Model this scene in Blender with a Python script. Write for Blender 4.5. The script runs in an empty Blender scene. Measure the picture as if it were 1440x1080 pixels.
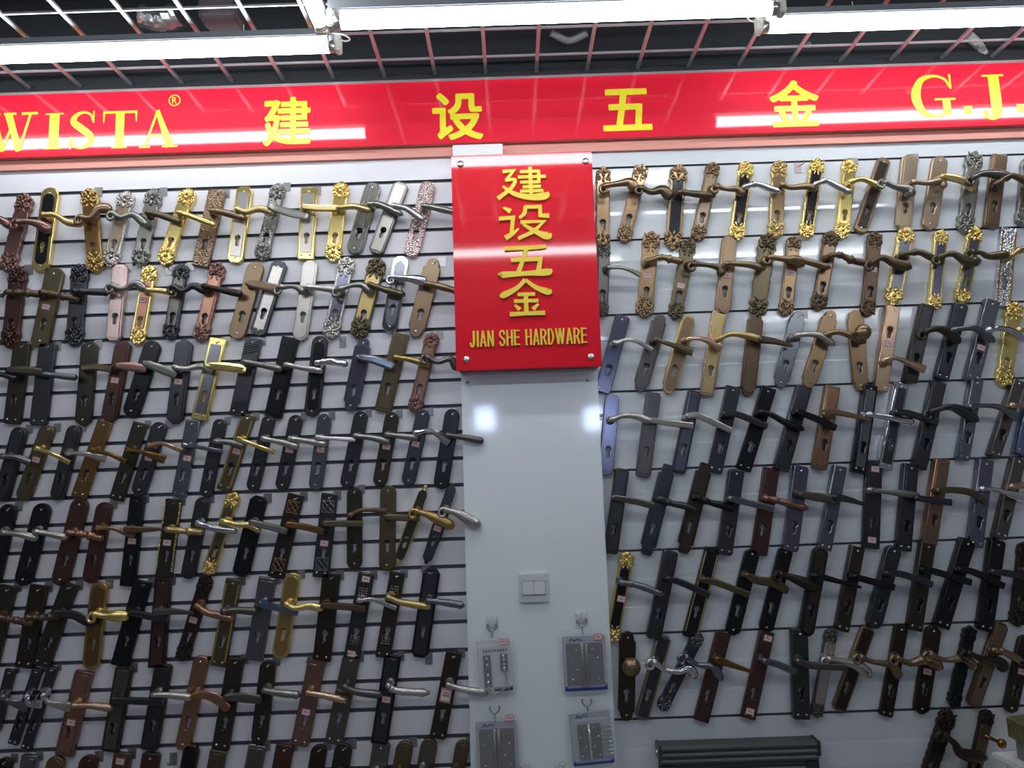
import bpy, bmesh, math, random
from mathutils import Vector, Matrix

# ------------------------------------------------------------------ camera, world, exposure
sc = bpy.context.scene
col = sc.collection
DIST, EYE, FPX = 2.19, 1.5, 1080.0
ROLL, YAW, PITCH = math.radians(-1.914), math.radians(0.095), math.radians(7.457)
CAM = Vector((0.0, -DIST, EYE))
_cr, _sr = math.cos(ROLL), math.sin(ROLL)
_right = Vector((math.cos(YAW), -math.sin(YAW), 0))
_up = Vector((-math.sin(YAW) * math.sin(PITCH), -math.cos(YAW) * math.sin(PITCH), math.cos(PITCH)))
_fwd = Vector((math.sin(YAW) * math.cos(PITCH), math.cos(YAW) * math.cos(PITCH), math.sin(PITCH)))
RIGHT = _cr * _right + _sr * _up
UP = -_sr * _right + _cr * _up
cam_data = bpy.data.cameras.new('camera')
cam_data.sensor_width = 36.0
cam_data.lens = 36.0 * FPX / 1440.0
cam_data.clip_start = 0.02
cam = bpy.data.objects.new('camera', cam_data)
col.objects.link(cam)
cam.matrix_world = Matrix(((RIGHT.x, UP.x, -_fwd.x, CAM.x), (RIGHT.y, UP.y, -_fwd.y, CAM.y),
                           (RIGHT.z, UP.z, -_fwd.z, CAM.z), (0, 0, 0, 1)))
sc.camera = cam
world = bpy.data.worlds.new('world'); sc.world = world
world.use_nodes = True
world.node_tree.nodes['Background'].inputs[0].default_value = (0.75, 0.82, 1.0, 1)
world.node_tree.nodes['Background'].inputs[1].default_value = 0.25
sc.view_settings.view_transform = 'Standard'
sc.view_settings.look = 'None'
sc.view_settings.gamma = 1.0
sc.view_settings.use_curve_mapping = False
sc.view_settings.exposure = 1.42
TUBE_POWER = 9.0

def ray(px, py):
    """Direction from the camera through a point of the photograph."""
    return _fwd + RIGHT * ((px - 720.0) / FPX) - UP * ((py - 540.0) / FPX)
def at(px, py, y=0.0):
    """The point on the upright plane at depth y that shows at this place of the photograph."""
    d = ray(px, py); t = (y - CAM.y) / d.y
    return CAM + d * t
def at_z(px, py, z):
    d = ray(px, py); t = (z - CAM.z) / d.z
    return CAM + d * t

# ------------------------------------------------------------------ materials
MATS = {}
def mat(name, color, rough=0.4, metal=0.0, emit=None, strength=0.0, bump=None, bscale=100.0, bstr=0.4, coat=0.0, spec=0.5, mottled=0.0, alpha=None):
    if name in MATS: return MATS[name]
    m = bpy.data.materials.new(name); m.use_nodes = True
    nt = m.node_tree; b = nt.nodes['Principled BSDF']
    b.inputs['Base Color'].default_value = (*color, 1)
    b.inputs['Roughness'].default_value = rough
    b.inputs['Metallic'].default_value = metal
    b.inputs['Specular IOR Level'].default_value = spec
    if coat:
        b.inputs['Coat Weight'].default_value = coat
        b.inputs['Coat Roughness'].default_value = 0.06
    if emit:
        b.inputs['Emission Color'].default_value = (*emit, 1)
        b.inputs['Emission Strength'].default_value = strength
    if alpha is not None:
        b.inputs['Alpha'].default_value = alpha
    tc = None
    if bump or mottled:
        tc = nt.nodes.new('ShaderNodeTexCoord')
    if mottled:
        n = nt.nodes.new('ShaderNodeTexNoise'); n.inputs['Scale'].default_value = 35
        n.inputs['Detail'].default_value = 4
        nt.links.new(tc.outputs['Object'], n.inputs['Vector'])
        mx = nt.nodes.new('ShaderNodeMix'); mx.data_type = 'RGBA'
        mx.inputs['A'].default_value = (*[c * (1 - mottled) for c in color], 1)
        mx.inputs['B'].default_value = (*[min(1, c * (1 + mottled)) for c in color], 1)
        nt.links.new(n.outputs['Fac'], mx.inputs['Factor'])
        nt.links.new(mx.outputs['Result'], b.inputs['Base Color'])
    if bump:
        if bump == 'noise':
            t = nt.nodes.new('ShaderNodeTexNoise'); t.inputs['Scale'].default_value = bscale; out = t.outputs['Fac']
            t.inputs['Detail'].default_value = 3
        elif bump == 'voronoi':
            t = nt.nodes.new('ShaderNodeTexVoronoi'); t.inputs['Scale'].default_value = bscale; out = t.outputs['Distance']
        elif bump == 'wave':
            t = nt.nodes.new('ShaderNodeTexWave'); t.inputs['Scale'].default_value = bscale; out = t.outputs['Fac']
            t.inputs['Distortion'].default_value = 6
        else:
            t = nt.nodes.new('ShaderNodeTexChecker'); t.inputs['Scale'].default_value = bscale; out = t.outputs['Fac']
        nt.links.new(tc.outputs['Object'], t.inputs['Vector'])
        bp = nt.nodes.new('ShaderNodeBump'); bp.inputs['Strength'].default_value = bstr
        bp.inputs['Distance'].default_value = 0.004
        nt.links.new(out, bp.inputs['Height'])
        nt.links.new(bp.outputs['Normal'], b.inputs['Normal'])
    MATS[name] = m
    return m

# finish code: (words, colour, roughness, metallic)
FINISH = {
    'gold': ('gold', (0.92, 0.70, 0.27), 0.20, 0.92), 'agold': ('antique gold', (0.52, 0.35, 0.13), 0.27, 0.88),
    'brass': ('brass', (0.62, 0.46, 0.20), 0.28, 0.85), 'abr': ('antique brass', (0.33, 0.22, 0.125), 0.28, 0.86),
    'brz': ('bronze', (0.28, 0.19, 0.12), 0.3, 0.84), 'brn': ('brown', (0.16, 0.105, 0.068), 0.34, 0.75),
    'dbrn': ('dark brown', (0.052, 0.036, 0.030), 0.30, 0.65), 'cop': ('copper', (0.40, 0.215, 0.14), 0.27, 0.85),
    'rcop': ('reddish copper', (0.30, 0.165, 0.14), 0.29, 0.82), 'red': ('dark red', (0.105, 0.05, 0.043), 0.32, 0.65),
    'rose': ('rose nickel', (0.62, 0.47, 0.44), 0.26, 0.85), 'rgold': ('rose gold', (0.60, 0.40, 0.27), 0.24, 0.85),
    'champ': ('champagne', (0.46, 0.35, 0.24), 0.28, 0.82), 'nick': ('satin nickel', (0.58, 0.54, 0.50), 0.27, 0.88),
    'chr': ('chrome', (0.72, 0.72, 0.76), 0.10, 0.97), 'pew': ('pewter', (0.30, 0.295, 0.265), 0.3, 0.85),
    'gun': ('gunmetal', (0.075, 0.078, 0.088), 0.27, 0.80), 'stl': ('steel grey', (0.22, 0.23, 0.26), 0.22, 0.88),
    'blk': ('black', (0.015, 0.0155, 0.018), 0.24, 0.40), 'olv': ('olive bronze', (0.155, 0.122, 0.072), 0.30, 0.78),
    'dol': ('dark olive', (0.066, 0.056, 0.042), 0.30, 0.72), 'vio': ('violet-reflecting nickel', (0.21, 0.205, 0.275), 0.2, 0.88),  # the nickel's violet is a reflection put into its base colour
    'amb': ('amber bronze', (0.25, 0.14, 0.05), 0.25, 0.82), 'wgr': ('warm grey', (0.155, 0.14, 0.13), 0.28, 0.8),
    'blu': ('blue steel', (0.22, 0.27, 0.40), 0.2, 0.88),
}
def fin(code, tex=None):
    w, c, r, m = FINISH[code]
    if tex:
        return mat(w.replace(' ', '_') + '_' + tex + '_finish', c, r, m, bump=tex, bscale={'noise': 160, 'voronoi': 190, 'wave': 60, 'check': 260}[tex], bstr=0.75)
    return mat(w.replace(' ', '_') + '_finish', c, r, m, mottled=0.12)

M_WALL = mat('white_slat_board', (0.775, 0.76, 0.80), 0.35, bump='noise', bscale=9, bstr=0.04)
M_GLOSS = mat('glossy_white_board', (0.72, 0.75, 0.78), 0.12, coat=0.6, bump='noise', bscale=6, bstr=0.06)
M_GROOVE = mat('groove_grey', (0.20, 0.20, 0.22), 0.5)
M_PILLAR = mat('pillar_white', (0.90, 0.94, 0.96), 0.3, coat=0.8)
M_RED = mat('banner_red', (0.80, 0.008, 0.035), 0.55, spec=0.2, coat=1.0, bump='noise', bscale=14, bstr=0.015)
M_SIGN = mat('sign_red', (0.78, 0.004, 0.02), 0.55, spec=0.2, coat=1.0, bump='noise', bscale=130, bstr=0.03)
M_SALMON = mat('salmon_board', (0.72, 0.30, 0.24), 0.5)
M_YELLOW = mat('letter_yellow', (0.92, 0.80, 0.03), 0.35)
M_SIGNGOLD = mat('letter_gold', (0.92, 0.70, 0.05), 0.35)
M_DARK = mat('ceiling_void_dark', (0.012, 0.014, 0.018), 0.8)
M_GRID = mat('grid_aluminium', (0.50, 0.52, 0.55), 0.42, 0.75)
M_CREAM = mat('lamp_cream_plastic', (0.72, 0.72, 0.64), 0.4)
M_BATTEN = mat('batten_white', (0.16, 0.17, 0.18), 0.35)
M_TUBE = mat('lit_tube', (0.9, 0.93, 1.0), 0.3, emit=(0.90, 0.95, 1.0), strength=TUBE_POWER)
M_CAP = mat('tube_cap', (0.55, 0.53, 0.5), 0.3, 0.9)
M_SWITCH = mat('switch_white', (0.72, 0.73, 0.73), 0.35)
M_WHITE = mat('plain_white', (0.80, 0.80, 0.80), 0.45)
M_STICK = mat('sticker_paper', (0.78, 0.70, 0.69), 0.6)
M_STICKRED = mat('sticker_red', (0.60, 0.24, 0.24), 0.6)
M_STEEL = mat('screw_steel', (0.75, 0.75, 0.74), 0.2, 0.95)
M_HOOK = mat('hook_wire', (0.38, 0.37, 0.36), 0.3, 0.85)
M_CLEAR = mat('clear_blister_plastic', (0.86, 0.9, 0.95), 0.12, alpha=0.16)
M_CARD = mat('card_grey', (0.42, 0.44, 0.48), 0.55)
M_CARDW = mat('card_white', (0.66, 0.66, 0.66), 0.55)
M_BLUE = mat('card_blue', (0.03, 0.06, 0.32), 0.5)
M_HINGE = mat('hinge_nickel', (0.20, 0.19, 0.175), 0.36, 0.8)

# ------------------------------------------------------------------ mesh helpers
def link(name, me, m=None, parent=None):
    o = bpy.data.objects.new(name, me); col.objects.link(o)
    if m is not None and not (me is not None and len(me.materials)): me.materials.append(m)
    if parent is not None: o.parent = parent
    return o
def obj(name, bm, m, parent=None, smooth=False):
    me = bpy.data.meshes.new(name)
    bmesh.ops.recalc_face_normals(bm, faces=bm.faces[:])
    if smooth:
        for f in bm.faces: f.smooth = True
    bm.to_mesh(me); bm.free()
    return link(name, me, m, parent)
def empty(name, loc=(0, 0, 0)):
    o = bpy.data.objects.new(name, None); col.objects.link(o)
    o.location = loc; o.empty_display_size = 0.02
    return o
def tag(o, label, cat, group=None):
    o['label'] = label; o['category'] = cat
    if group: o['group'] = group
    return o
def struct(o):
    o['kind'] = 'structure'; return o
def box(bm, x0, x1, y0, y1, z0, z1, bevel=0.0):
    tmp = bmesh.new()
    bmesh.ops.create_cube(tmp, size=1)
    for v in tmp.verts:
        v.co = Vector((x0 + (v.co.x + .5) * (x1 - x0), y0 + (v.co.y + .5) * (y1 - y0), z0 + (v.co.z + .5) * (z1 - z0)))
    if bevel: bmesh.ops.bevel(tmp, geom=tmp.edges[:], offset=bevel, segments=2, affect='EDGES')
    merge(bm, tmp)
def merge(bm, tmp, mx=None):
    vm = {v: bm.verts.new(mx @ v.co if mx is not None else v.co) for v in tmp.verts}
    for f in tmp.faces:
        try: bm.faces.new([vm[v] for v in f.verts])
        except ValueError: pass
    tmp.free()
def boxo(name, x0, x1, y0, y1, z0, z1, m, parent=None, bevel=0.0):
    bm = bmesh.new(); box(bm, x0, x1, y0, y1, z0, z1, bevel)
    return obj(name, bm, m, parent)
def smooth_path(pts, n):
    """Catmull-Rom through points of any dimension, n samples."""
    pts = [tuple(p) for p in pts]
    if len(pts) == 2:
        return [tuple(a + (b - a) * k / (n - 1) for a, b in zip(*pts)) for k in range(n)]
    P = [tuple(2 * a - b for a, b in zip(pts[0], pts[1]))] + pts + [tuple(2 * a - b for a, b in zip(pts[-1], pts[-2]))]
    out = []
    segs = len(pts) - 1
    for k in range(n):
        s = min(segs - 1e-6, segs * k / (n - 1)); i = int(s); t = s - i
        p0, p1, p2, p3 = P[i:i + 4]
        out.append(tuple(.5 * (2 * b + (c - a) * t + (2 * a - 5 * b + 4 * c - d) * t * t + (3 * b - a - 3 * c + d) * t ** 3)
                         for a, b, c, d in zip(p0, p1, p2, p3)))
    return out
def sweep(bm, path, radii, n=10, power=2.0, side=Vector((0, -1, 0))):
    """Tube along path; radii = [(in-plane, depth)] per point; side is the depth direction."""
    path = [Vector(p) for p in path]; rings = []
    for k, p in enumerate(path):
        t = (path[min(k + 1, len(path) - 1)] - path[max(k - 1, 0)]).normalized()
        a = t.cross(side)
        if a.length < 1e-5: a = t.cross(Vector((1, 0, 0)))
        a.normalize(); d = a.cross(t).normalized()
        ra, rb = radii[k]; ring = []
        for q in range(n):
            th = 2 * math.pi * (q + .5) / n; c, s = math.cos(th), math.sin(th)
            e = 2.0 / power
            c = math.copysign(abs(c) ** e, c); s = math.copysign(abs(s) ** e, s)
            ring.append(bm.verts.new(p + a * (c * ra) + d * (s * rb)))
        rings.append(ring)
    for r0, r1 in zip(rings, rings[1:]):
        for q in range(n):
            bm.faces.new((r0[q], r0[(q + 1) % n], r1[(q + 1) % n], r1[q]))
    bm.faces.new(rings[0][::-1]); bm.faces.new(rings[-1])
def lathe(bm, prof, axis=Vector((0, -1, 0)), origin=Vector((0, 0, 0)), n=16):
    """Revolve [(distance along axis, radius)]."""
    path = [origin + axis * a for a, r in prof]
    x = axis.cross(Vector((0, 0, 1)));
    if x.length < 1e-4: x = Vector((1, 0, 0))
    x.normalize(); y = axis.cross(x).normalized(); rings = []
    for p, (a, r) in zip(path, prof):
        rings.append([bm.verts.new(p + x * (r * math.cos(2 * math.pi * q / n)) + y * (r * math.sin(2 * math.pi * q / n))) for q in range(n)])
    for r0, r1 in zip(rings, rings[1:]):
        for q in range(n): bm.faces.new((r0[q], r0[(q + 1) % n], r1[(q + 1) % n], r1[q]))
    bm.faces.new(rings[0][::-1]); bm.faces.new(rings[-1])
def ball(bm, c, r, sx=1, sy=1, sz=1, rot=0.0, sub=1):
    tmp = bmesh.new(); bmesh.ops.create_icosphere(tmp, subdivisions=sub, radius=r)
    mx = Matrix.Translation(Vector(c)) @ Matrix.Rotation(rot, 4, 'Y') @ Matrix.Diagonal((sx, sy, sz, 1))
    merge(bm, tmp, mx)
def flat(name, outline, holes, back, front, bevel, m, parent):
    """A plate in the local XZ plane with real holes and a rounded edge; back and front are distances out from the wall."""
    cu = bpy.data.curves.new('outline', 'CURVE'); cu.dimensions = '2D'; cu.fill_mode = 'BOTH'
    cu.bevel_depth = bevel; cu.bevel_resolution = 1; cu.extrude = max(1e-4, (front - back) / 2 - bevel)
    def area(p): return sum(a[0] * b[1] - b[0] * a[1] for a, b in zip(p, p[1:] + p[:1]))
    for k, pts in enumerate([outline] + holes):
        if (area(pts) > 0) != (k == 0): pts = pts[::-1]
        s = cu.splines.new('POLY'); s.points.add(len(pts) - 1)
        for p, q in zip(s.points, pts): p.co = (q[0], q[1], 0, 1)
        s.use_cyclic_u = True
    tmp = bpy.data.objects.new('outline', cu)
    me = bpy.data.meshes.new_from_object(tmp)
    bpy.data.objects.remove(tmp); bpy.data.curves.remove(cu)
    mid = (front + back) / 2
    for v in me.vertices:
        x, y, z = v.co; v.co = (x, -(mid + z), y)
    me.name = name
    me.materials.clear()
    return link(name, me, m, parent)

# ------------------------------------------------------------------ door handle builder
def arc(cx, cz, r, a0, a1, n):
    return [(cx + r * math.cos(math.radians(a0 + (a1 - a0) * k / n)), cz + r * math.sin(math.radians(a0 + (a1 - a0) * k / n))) for k in range(n + 1)]
# end profiles: (half width / w, drop below the tip / w), from the tip down the right side
ENDS = {
    'rect': ([(0.97, 0.0), (1, 0.03)], 1.0),
    'rrect': ([(0.7, 0), (0.85, 0.05), (0.95, 0.16), (1, 0.32)], 1.0),
    'round': ([(math.sin(math.radians(a)), 1 - math.cos(math.radians(a))) for a in (8, 22, 36, 50, 64, 78, 90)], 1.0),
    'cham': ([(0.52, 0), (1, 0.5)], 1.0),
    'arch': ([(0.12, 0.0), (0.4, 0.10), (0.55, 0.3), (0.82, 0.42), (0.95, 0.62), (1, 0.9)], 1.0),
    'notch': ([(0.72 * math.sin(math.radians(a)), 0.72 * (1 - math.cos(math.radians(a)))) for a in (10, 30, 50, 70, 90)] + [(0.74, 1.0), (0.86, 1.12), (1, 1.3)], 1.0),
    'step': ([(0.56, 0), (0.60, 0.04), (0.60, 1.25), (0.97, 1.27), (1, 1.32)], 1.0),
    'scroll': ([(0.12, 0), (0.34, 0.08), (0.5, 0.3), (0.74, 0.36), (0.92, 0.6), (0.96, 0.85), (0.86, 1.05), (1.0, 1.3), (1.02, 1.6), (0.88, 1.9), (0.86, 2.3)], 0.86),
    'baroque': ([(0.14, 0), (0.3, 0.15), (0.42, 0.42), (0.72, 0.5), (0.98, 0.85), (0.94, 1.15), (0.74, 1.35), (0.98, 1.6), (1.05, 1.9), (0.84, 2.2), (0.80, 2.6)], 0.82),
}
def outline(shape, w, L):
    if shape == 'leaf':
        pts = []
        for k in range(1, 24):
            t = k / 24; h = w * (math.sin(math.pi * t) ** 0.55) * (1 - .25 * (1 - t))
            pts.append((h, -L * t))
        pts = [(0.12 * w, 0)] + pts + [(0.12 * w, -L)]
    else:
        e, body = ENDS[shape]
        top = [(a * w, -b * w) for a, b in e]
        bot = [(a * w, -L + b * w) for a, b in e[::-1]]
        mid = []
        if shape == 'baroque':
            z0, z1 = top[-1][1], bot[0][1]; n = 22
            for k in range(1, n):
                mid.append((w * (0.80 + 0.10 * abs(math.sin(k * math.pi / 4))), z0 + (z1 - z0) * k / n))
        pts = top + mid + bot
    return pts + [(-x, z) for x, z in pts[::-1]]
def keyhole(cz, grow=0.0):
    r, s = 0.0078 + grow, 0.0046 + grow
    return arc(0, cz + 0.006, r, -52, 232, 12) + [(-s, cz - 0.014)] + arc(0, cz - 0.014, s, 180, 360, 5)[1:-1] + [(s, cz - 0.014)]

def crest_mesh(kind):
    """A carved end ornament, drawn for a plate of half width 1 with its tip at the origin."""
    bm = bmesh.new(); rnd = random.Random(kind)
    def spiral(cx, cz, r, s, turns=1.25, a0=90):
        pts = []
        for k in range(12):
            f = k / 11; a = math.radians(a0 + s * 360 * turns * f); rr = r * (1 - .75 * f)
            pts.append((cx + rr * math.cos(a), -0.05 - .1 * f, cz + rr * math.sin(a)))
        sweep(bm, pts, [(0.13 * (1 - .35 * k / 11), 0.15) for k in range(12)], n=6)
    if kind == 'shell':
        for k in range(-3, 4):
            a = k * 0.36
            ball(bm, (0.48 * math.sin(a), -0.05, -1.15 + 0.62 * math.cos(a)), 0.5, 0.24, 0.36, 0.95, a, 1)
        ball(bm, (0, -0.12, -1.2), 0.26, 1, .8, 1)
        for s in (-1, 1):
            spiral(s * .55, -1.62, .34, -s); ball(bm, (s * .75, -.05, -1.05), .22, 1, .7, 1.3, s * .6)
        ball(bm, (0, -0.1, -1.85), 0.3, .7, .6, 1.5)
    elif kind == 'scroll':
        for s in (-1, 1):
            spiral(s * .45, -.72, .36, s, 1.3, 0 if s > 0 else 180); spiral(s * .52, -1.5, .42, -s, 1.2, 200 if s > 0 else -20)
            ball(bm, (s * .3, -.06, -2.05), .3, .5, .5, 1.3, -s * .5)
        ball(bm, (0, -.1, -.3), .3, .7, .7, 1.1); ball(bm, (0, -.14, -1.1), .3, .9, .7, 1.1)
        for k in range(5): ball(bm, (rnd.uniform(-.6, .6), -.08, rnd.uniform(-1.9, -.5)), .16, 1, .8, 1.3, rnd.uniform(0, 3))
    else:
        for k in range(6):
            a = k * math.pi / 3 + .3
            ball(bm, (0.3 * math.sin(a), -.08, -.85 + .3 * math.cos(a)), .26, .7, .6, 1.2, a)
        ball(bm, (0, -.2, -.85), .2)
        for s in (-1, 1):
            ball(bm, (s * .62, -.06, -.55), .36, .4, .5, 1.2, s * .7); ball(bm, (s * .7, -.06, -1.15), .36, .4, .5, 1.3, -s * .5)
            spiral(s * .5, -1.65, .36, s, 1.2, 20 if s > 0 else 160); ball(bm, (s * .22, -.08, -2.1), .28, .45, .5, 1.4, -s * .3)
        ball(bm, (0, -.1, -.22), .25, .7, .7, 1.2)
    for f in bm.faces: f.smooth = True
    me = bpy.data.meshes.new('molding'); bm.to_mesh(me); bm.free()
    me.materials.append(M_STEEL)
    return me
CREST = {k: crest_mesh(k) for k in ('shell', 'scroll', 'flower')}
def screw_mesh():
    bm = bmesh.new(); lathe(bm, [(0, .0034), (.0012, .0034), (.0022, .0022), (.0024, .0008)], n=10)
    for f in bm.faces: f.smooth = True
    me = bpy.data.meshes.new('screw'); bm.to_mesh(me); bm.free(); me.materials.append(M_STEEL); return me
SCREW = screw_mesh()

# lever profiles: (position, in-plane, depth) in lever radii, and cross-section power
LEVER = {
    'round': ('round', [(0, .9, .9), (.1, .75, .75), (.3, .8, .8), (.85, 1.1, 1.1), (.96, 1.0, 1.0), (1, .5, .5)], 2),
    'ferrule': ('ferruled', [(0, .9, .9), (.1, .8, .8), (.2, .75, .75), (.22, 1.15, 1.15), (.27, 1.15, 1.15), (.29, .85, .85), (.6, 1.1, 1.1), (.85, 1.0, 1.0), (.87, 1.2, 1.2), (.93, 1.2, 1.2), (.95, .8, .8), (1, .4, .4)], 2),
    'swan': ('curved', [(0, 1.0, 1.0), (.12, .75, .8), (.45, .85, .8), (.75, 1.15, .9), (.93, 1.15, .9), (1, .45, .5)], 2),
    'scroll': ('scrolled', [(0, 1.15, 1.1), (.1, .8, .8), (.3, .65, .7), (.6, .95, .9), (.85, 1.35, 1.2), (.95, 1.25, 1.1), (1, .5, .5)], 2),
    'bar': ('straight bar', [(0, .85, .8), (.5, .95, .7), (1, .95, .65)], 5),
    'paddle': ('flat paddle', [(0, .8, .7), (.12, 1.1, .5), (.6, 1.35, .4), (.95, 1.2, .4), (1, .8, .3)], 3.2),
    'blade': ('thin blade', [(0, .85, .9), (.12, .55, .6), (.6, .6, .5), (1, .75, .35)], 3),
    'wedge': ('wedge-shaped', [(0, 1.15, .9), (.1, 1.1, .8), (.6, .8, .55), (1, .4, .3)], 4),
    'flare': ('flared', [(0, .8, .85), (.15, .55, .6), (.5, .7, .6), (.9, 1.3, .5), (1, 1.2, .4)], 3),
    'thick': ('thick carved', [(0, 1.0, 1.0), (.15, .8, .9), (.4, 1.0, 1.0), (.75, 1.7, 1.25), (.93, 1.6, 1.2), (1, .6, .6)], 2),
}
PI = math.pi
def make_lever(parent, pts, style, m, r, start_base):
    """pts: local path; start_base: local point on the plate where the neck stands."""
    wname, prof, power = LEVER[style if style != 'ridged' else 'round'] if style not in ('ridged', 'bamboo', 'rings') else ('', LEVER['round'][1], 2)
    n = 26 if style in ('ridged', 'bamboo', 'rings') else 20
    path = smooth_path(pts, n); rad = []
    for k in range(n):
        s = k / (n - 1)
        for (s0, a0, b0), (s1, a1, b1) in zip(prof, prof[1:]):
            if s0 <= s <= s1 + 1e-9:
                f = (s - s0) / max(1e-9, s1 - s0); a, b = a0 + (a1 - a0) * f, b0 + (b1 - b0) * f; break
        if style == 'ridged' and .2 < s < .95: a, b = a * (1 + .12 * (k % 2)), b * (1 + .12 * (k % 2))
        if style == 'bamboo' and k % 6 == 0: a, b = a * 1.35, b * 1.35
        if style == 'rings' and k in (7, 9, 15, 16): a, b = a * 1.4, b * 1.4
        rad.append((a * r, b * r))
    bm = bmesh.new(); sweep(bm, path, rad, n=10 if power < 3 else 12, power=power)
    if style in ('scroll', 'thick'):
        p = Vector(path[0]); pp = []
        for k in range(10):
            f = k / 9; a = PI * (.5 + 1.7 * f); rr = r * 1.5 * (1 - .6 * f)
            pp.append((p.x + rr * math.cos(a) - r * .2, p.y, p.z + rr * math.sin(a) - r * 1.2))
        sweep(bm, pp, [(r * .55 * (1 - .3 * k / 9), r * .6) for k in range(10)], n=8)
    lv = obj('lever', bm, m, parent, smooth=power < 3)
    d = Vector(path[0]) - Vector(start_base); ln = d.length; ax = d.normalized()
    bm = bmesh.new()
    lathe(bm, [(0, r * 1.35), (ln * .12, r * 1.3), (ln * .2, r * .95), (ln * .6, r * .8), (ln, r * .85), (ln + r * .55, r * .55)], axis=ax, origin=Vector(start_base), n=14)
    obj('neck', bm, m, lv, smooth=True)
    return lv

def sticker(parent, x, z, y, sx=.023, sz=.017):
    s = boxo('price_sticker', x - sx / 2, x + sx / 2, -y - .0006, -y, z - sz / 2, z + sz / 2, M_STICKRED, parent)
    bm = bmesh.new(); box(bm, x - sx * .42, x + sx * .42, -y - .0011, -y - .0004, z - sz * .36, z + sz * .36)
    p = obj('paper_panel', bm, M_STICK, s)
    bm = bmesh.new(); box(bm, x - sx * .3, x + sx * .3, -y - .0014, -y - .0009, z - sz * .08, z + sz * .08)
    box(bm, x - sx * .3, x + sx * .1, -y - .0014, -y - .0009, z + sz * .14, z + sz * .22)
    obj('lettering', bm, M_STICKRED, s)

ZOOM = {'A': (0, 230, 4.1545), 'B': (310, 230, 4.1545), 'C': (0, 460, 4.1545), 'D': (320, 460, 3.892), 'E': (0, 680, 4.1545), 'F': (320, 670, 3.892),
        'G': (0, 880, 4.364), 'H': (320, 880, 3.892), 'I': (830, 200, 4.319), 'J': (1120, 200, 4.319), 'K': (830, 420, 4.319), 'L': (1120, 420, 4.319),
        'M': (830, 640, 4.319), 'N': (1120, 640, 4.319), 'O': (830, 850, 4.645), 'P': (1120, 850, 4.5), 'X': (0, 0, 1.0)}
def zpx(k, x, y):
    ox, oy, s = ZOOM[k]; return ox + x / s, oy + y / s
ORD = ['', 'first', 'second', 'third', 'fourth', 'fifth', 'sixth', 'seventh', 'eighth', 'ninth', 'tenth', 'eleventh', 'twelfth', 'thirteenth', 'fourteenth', 'fifteenth', 'sixteenth', 'seventeenth']
SHAPEWORD = {'rect': 'rectangular', 'rrect': 'soft-cornered', 'round': 'round-ended', 'cham': 'chamfered', 'arch': 'arch-topped', 'notch': 'shouldered', 'step': 'step-ended', 'scroll': 'scroll-ended', 'baroque': 'ornate', 'leaf': 'leaf-shaped'}
STYLEWORD = {k: v[0] for k, v in LEVER.items()}
STYLEWORD.update({'ridged': 'ridged', 'bamboo': 'bamboo', 'rings': 'ringed'})

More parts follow.
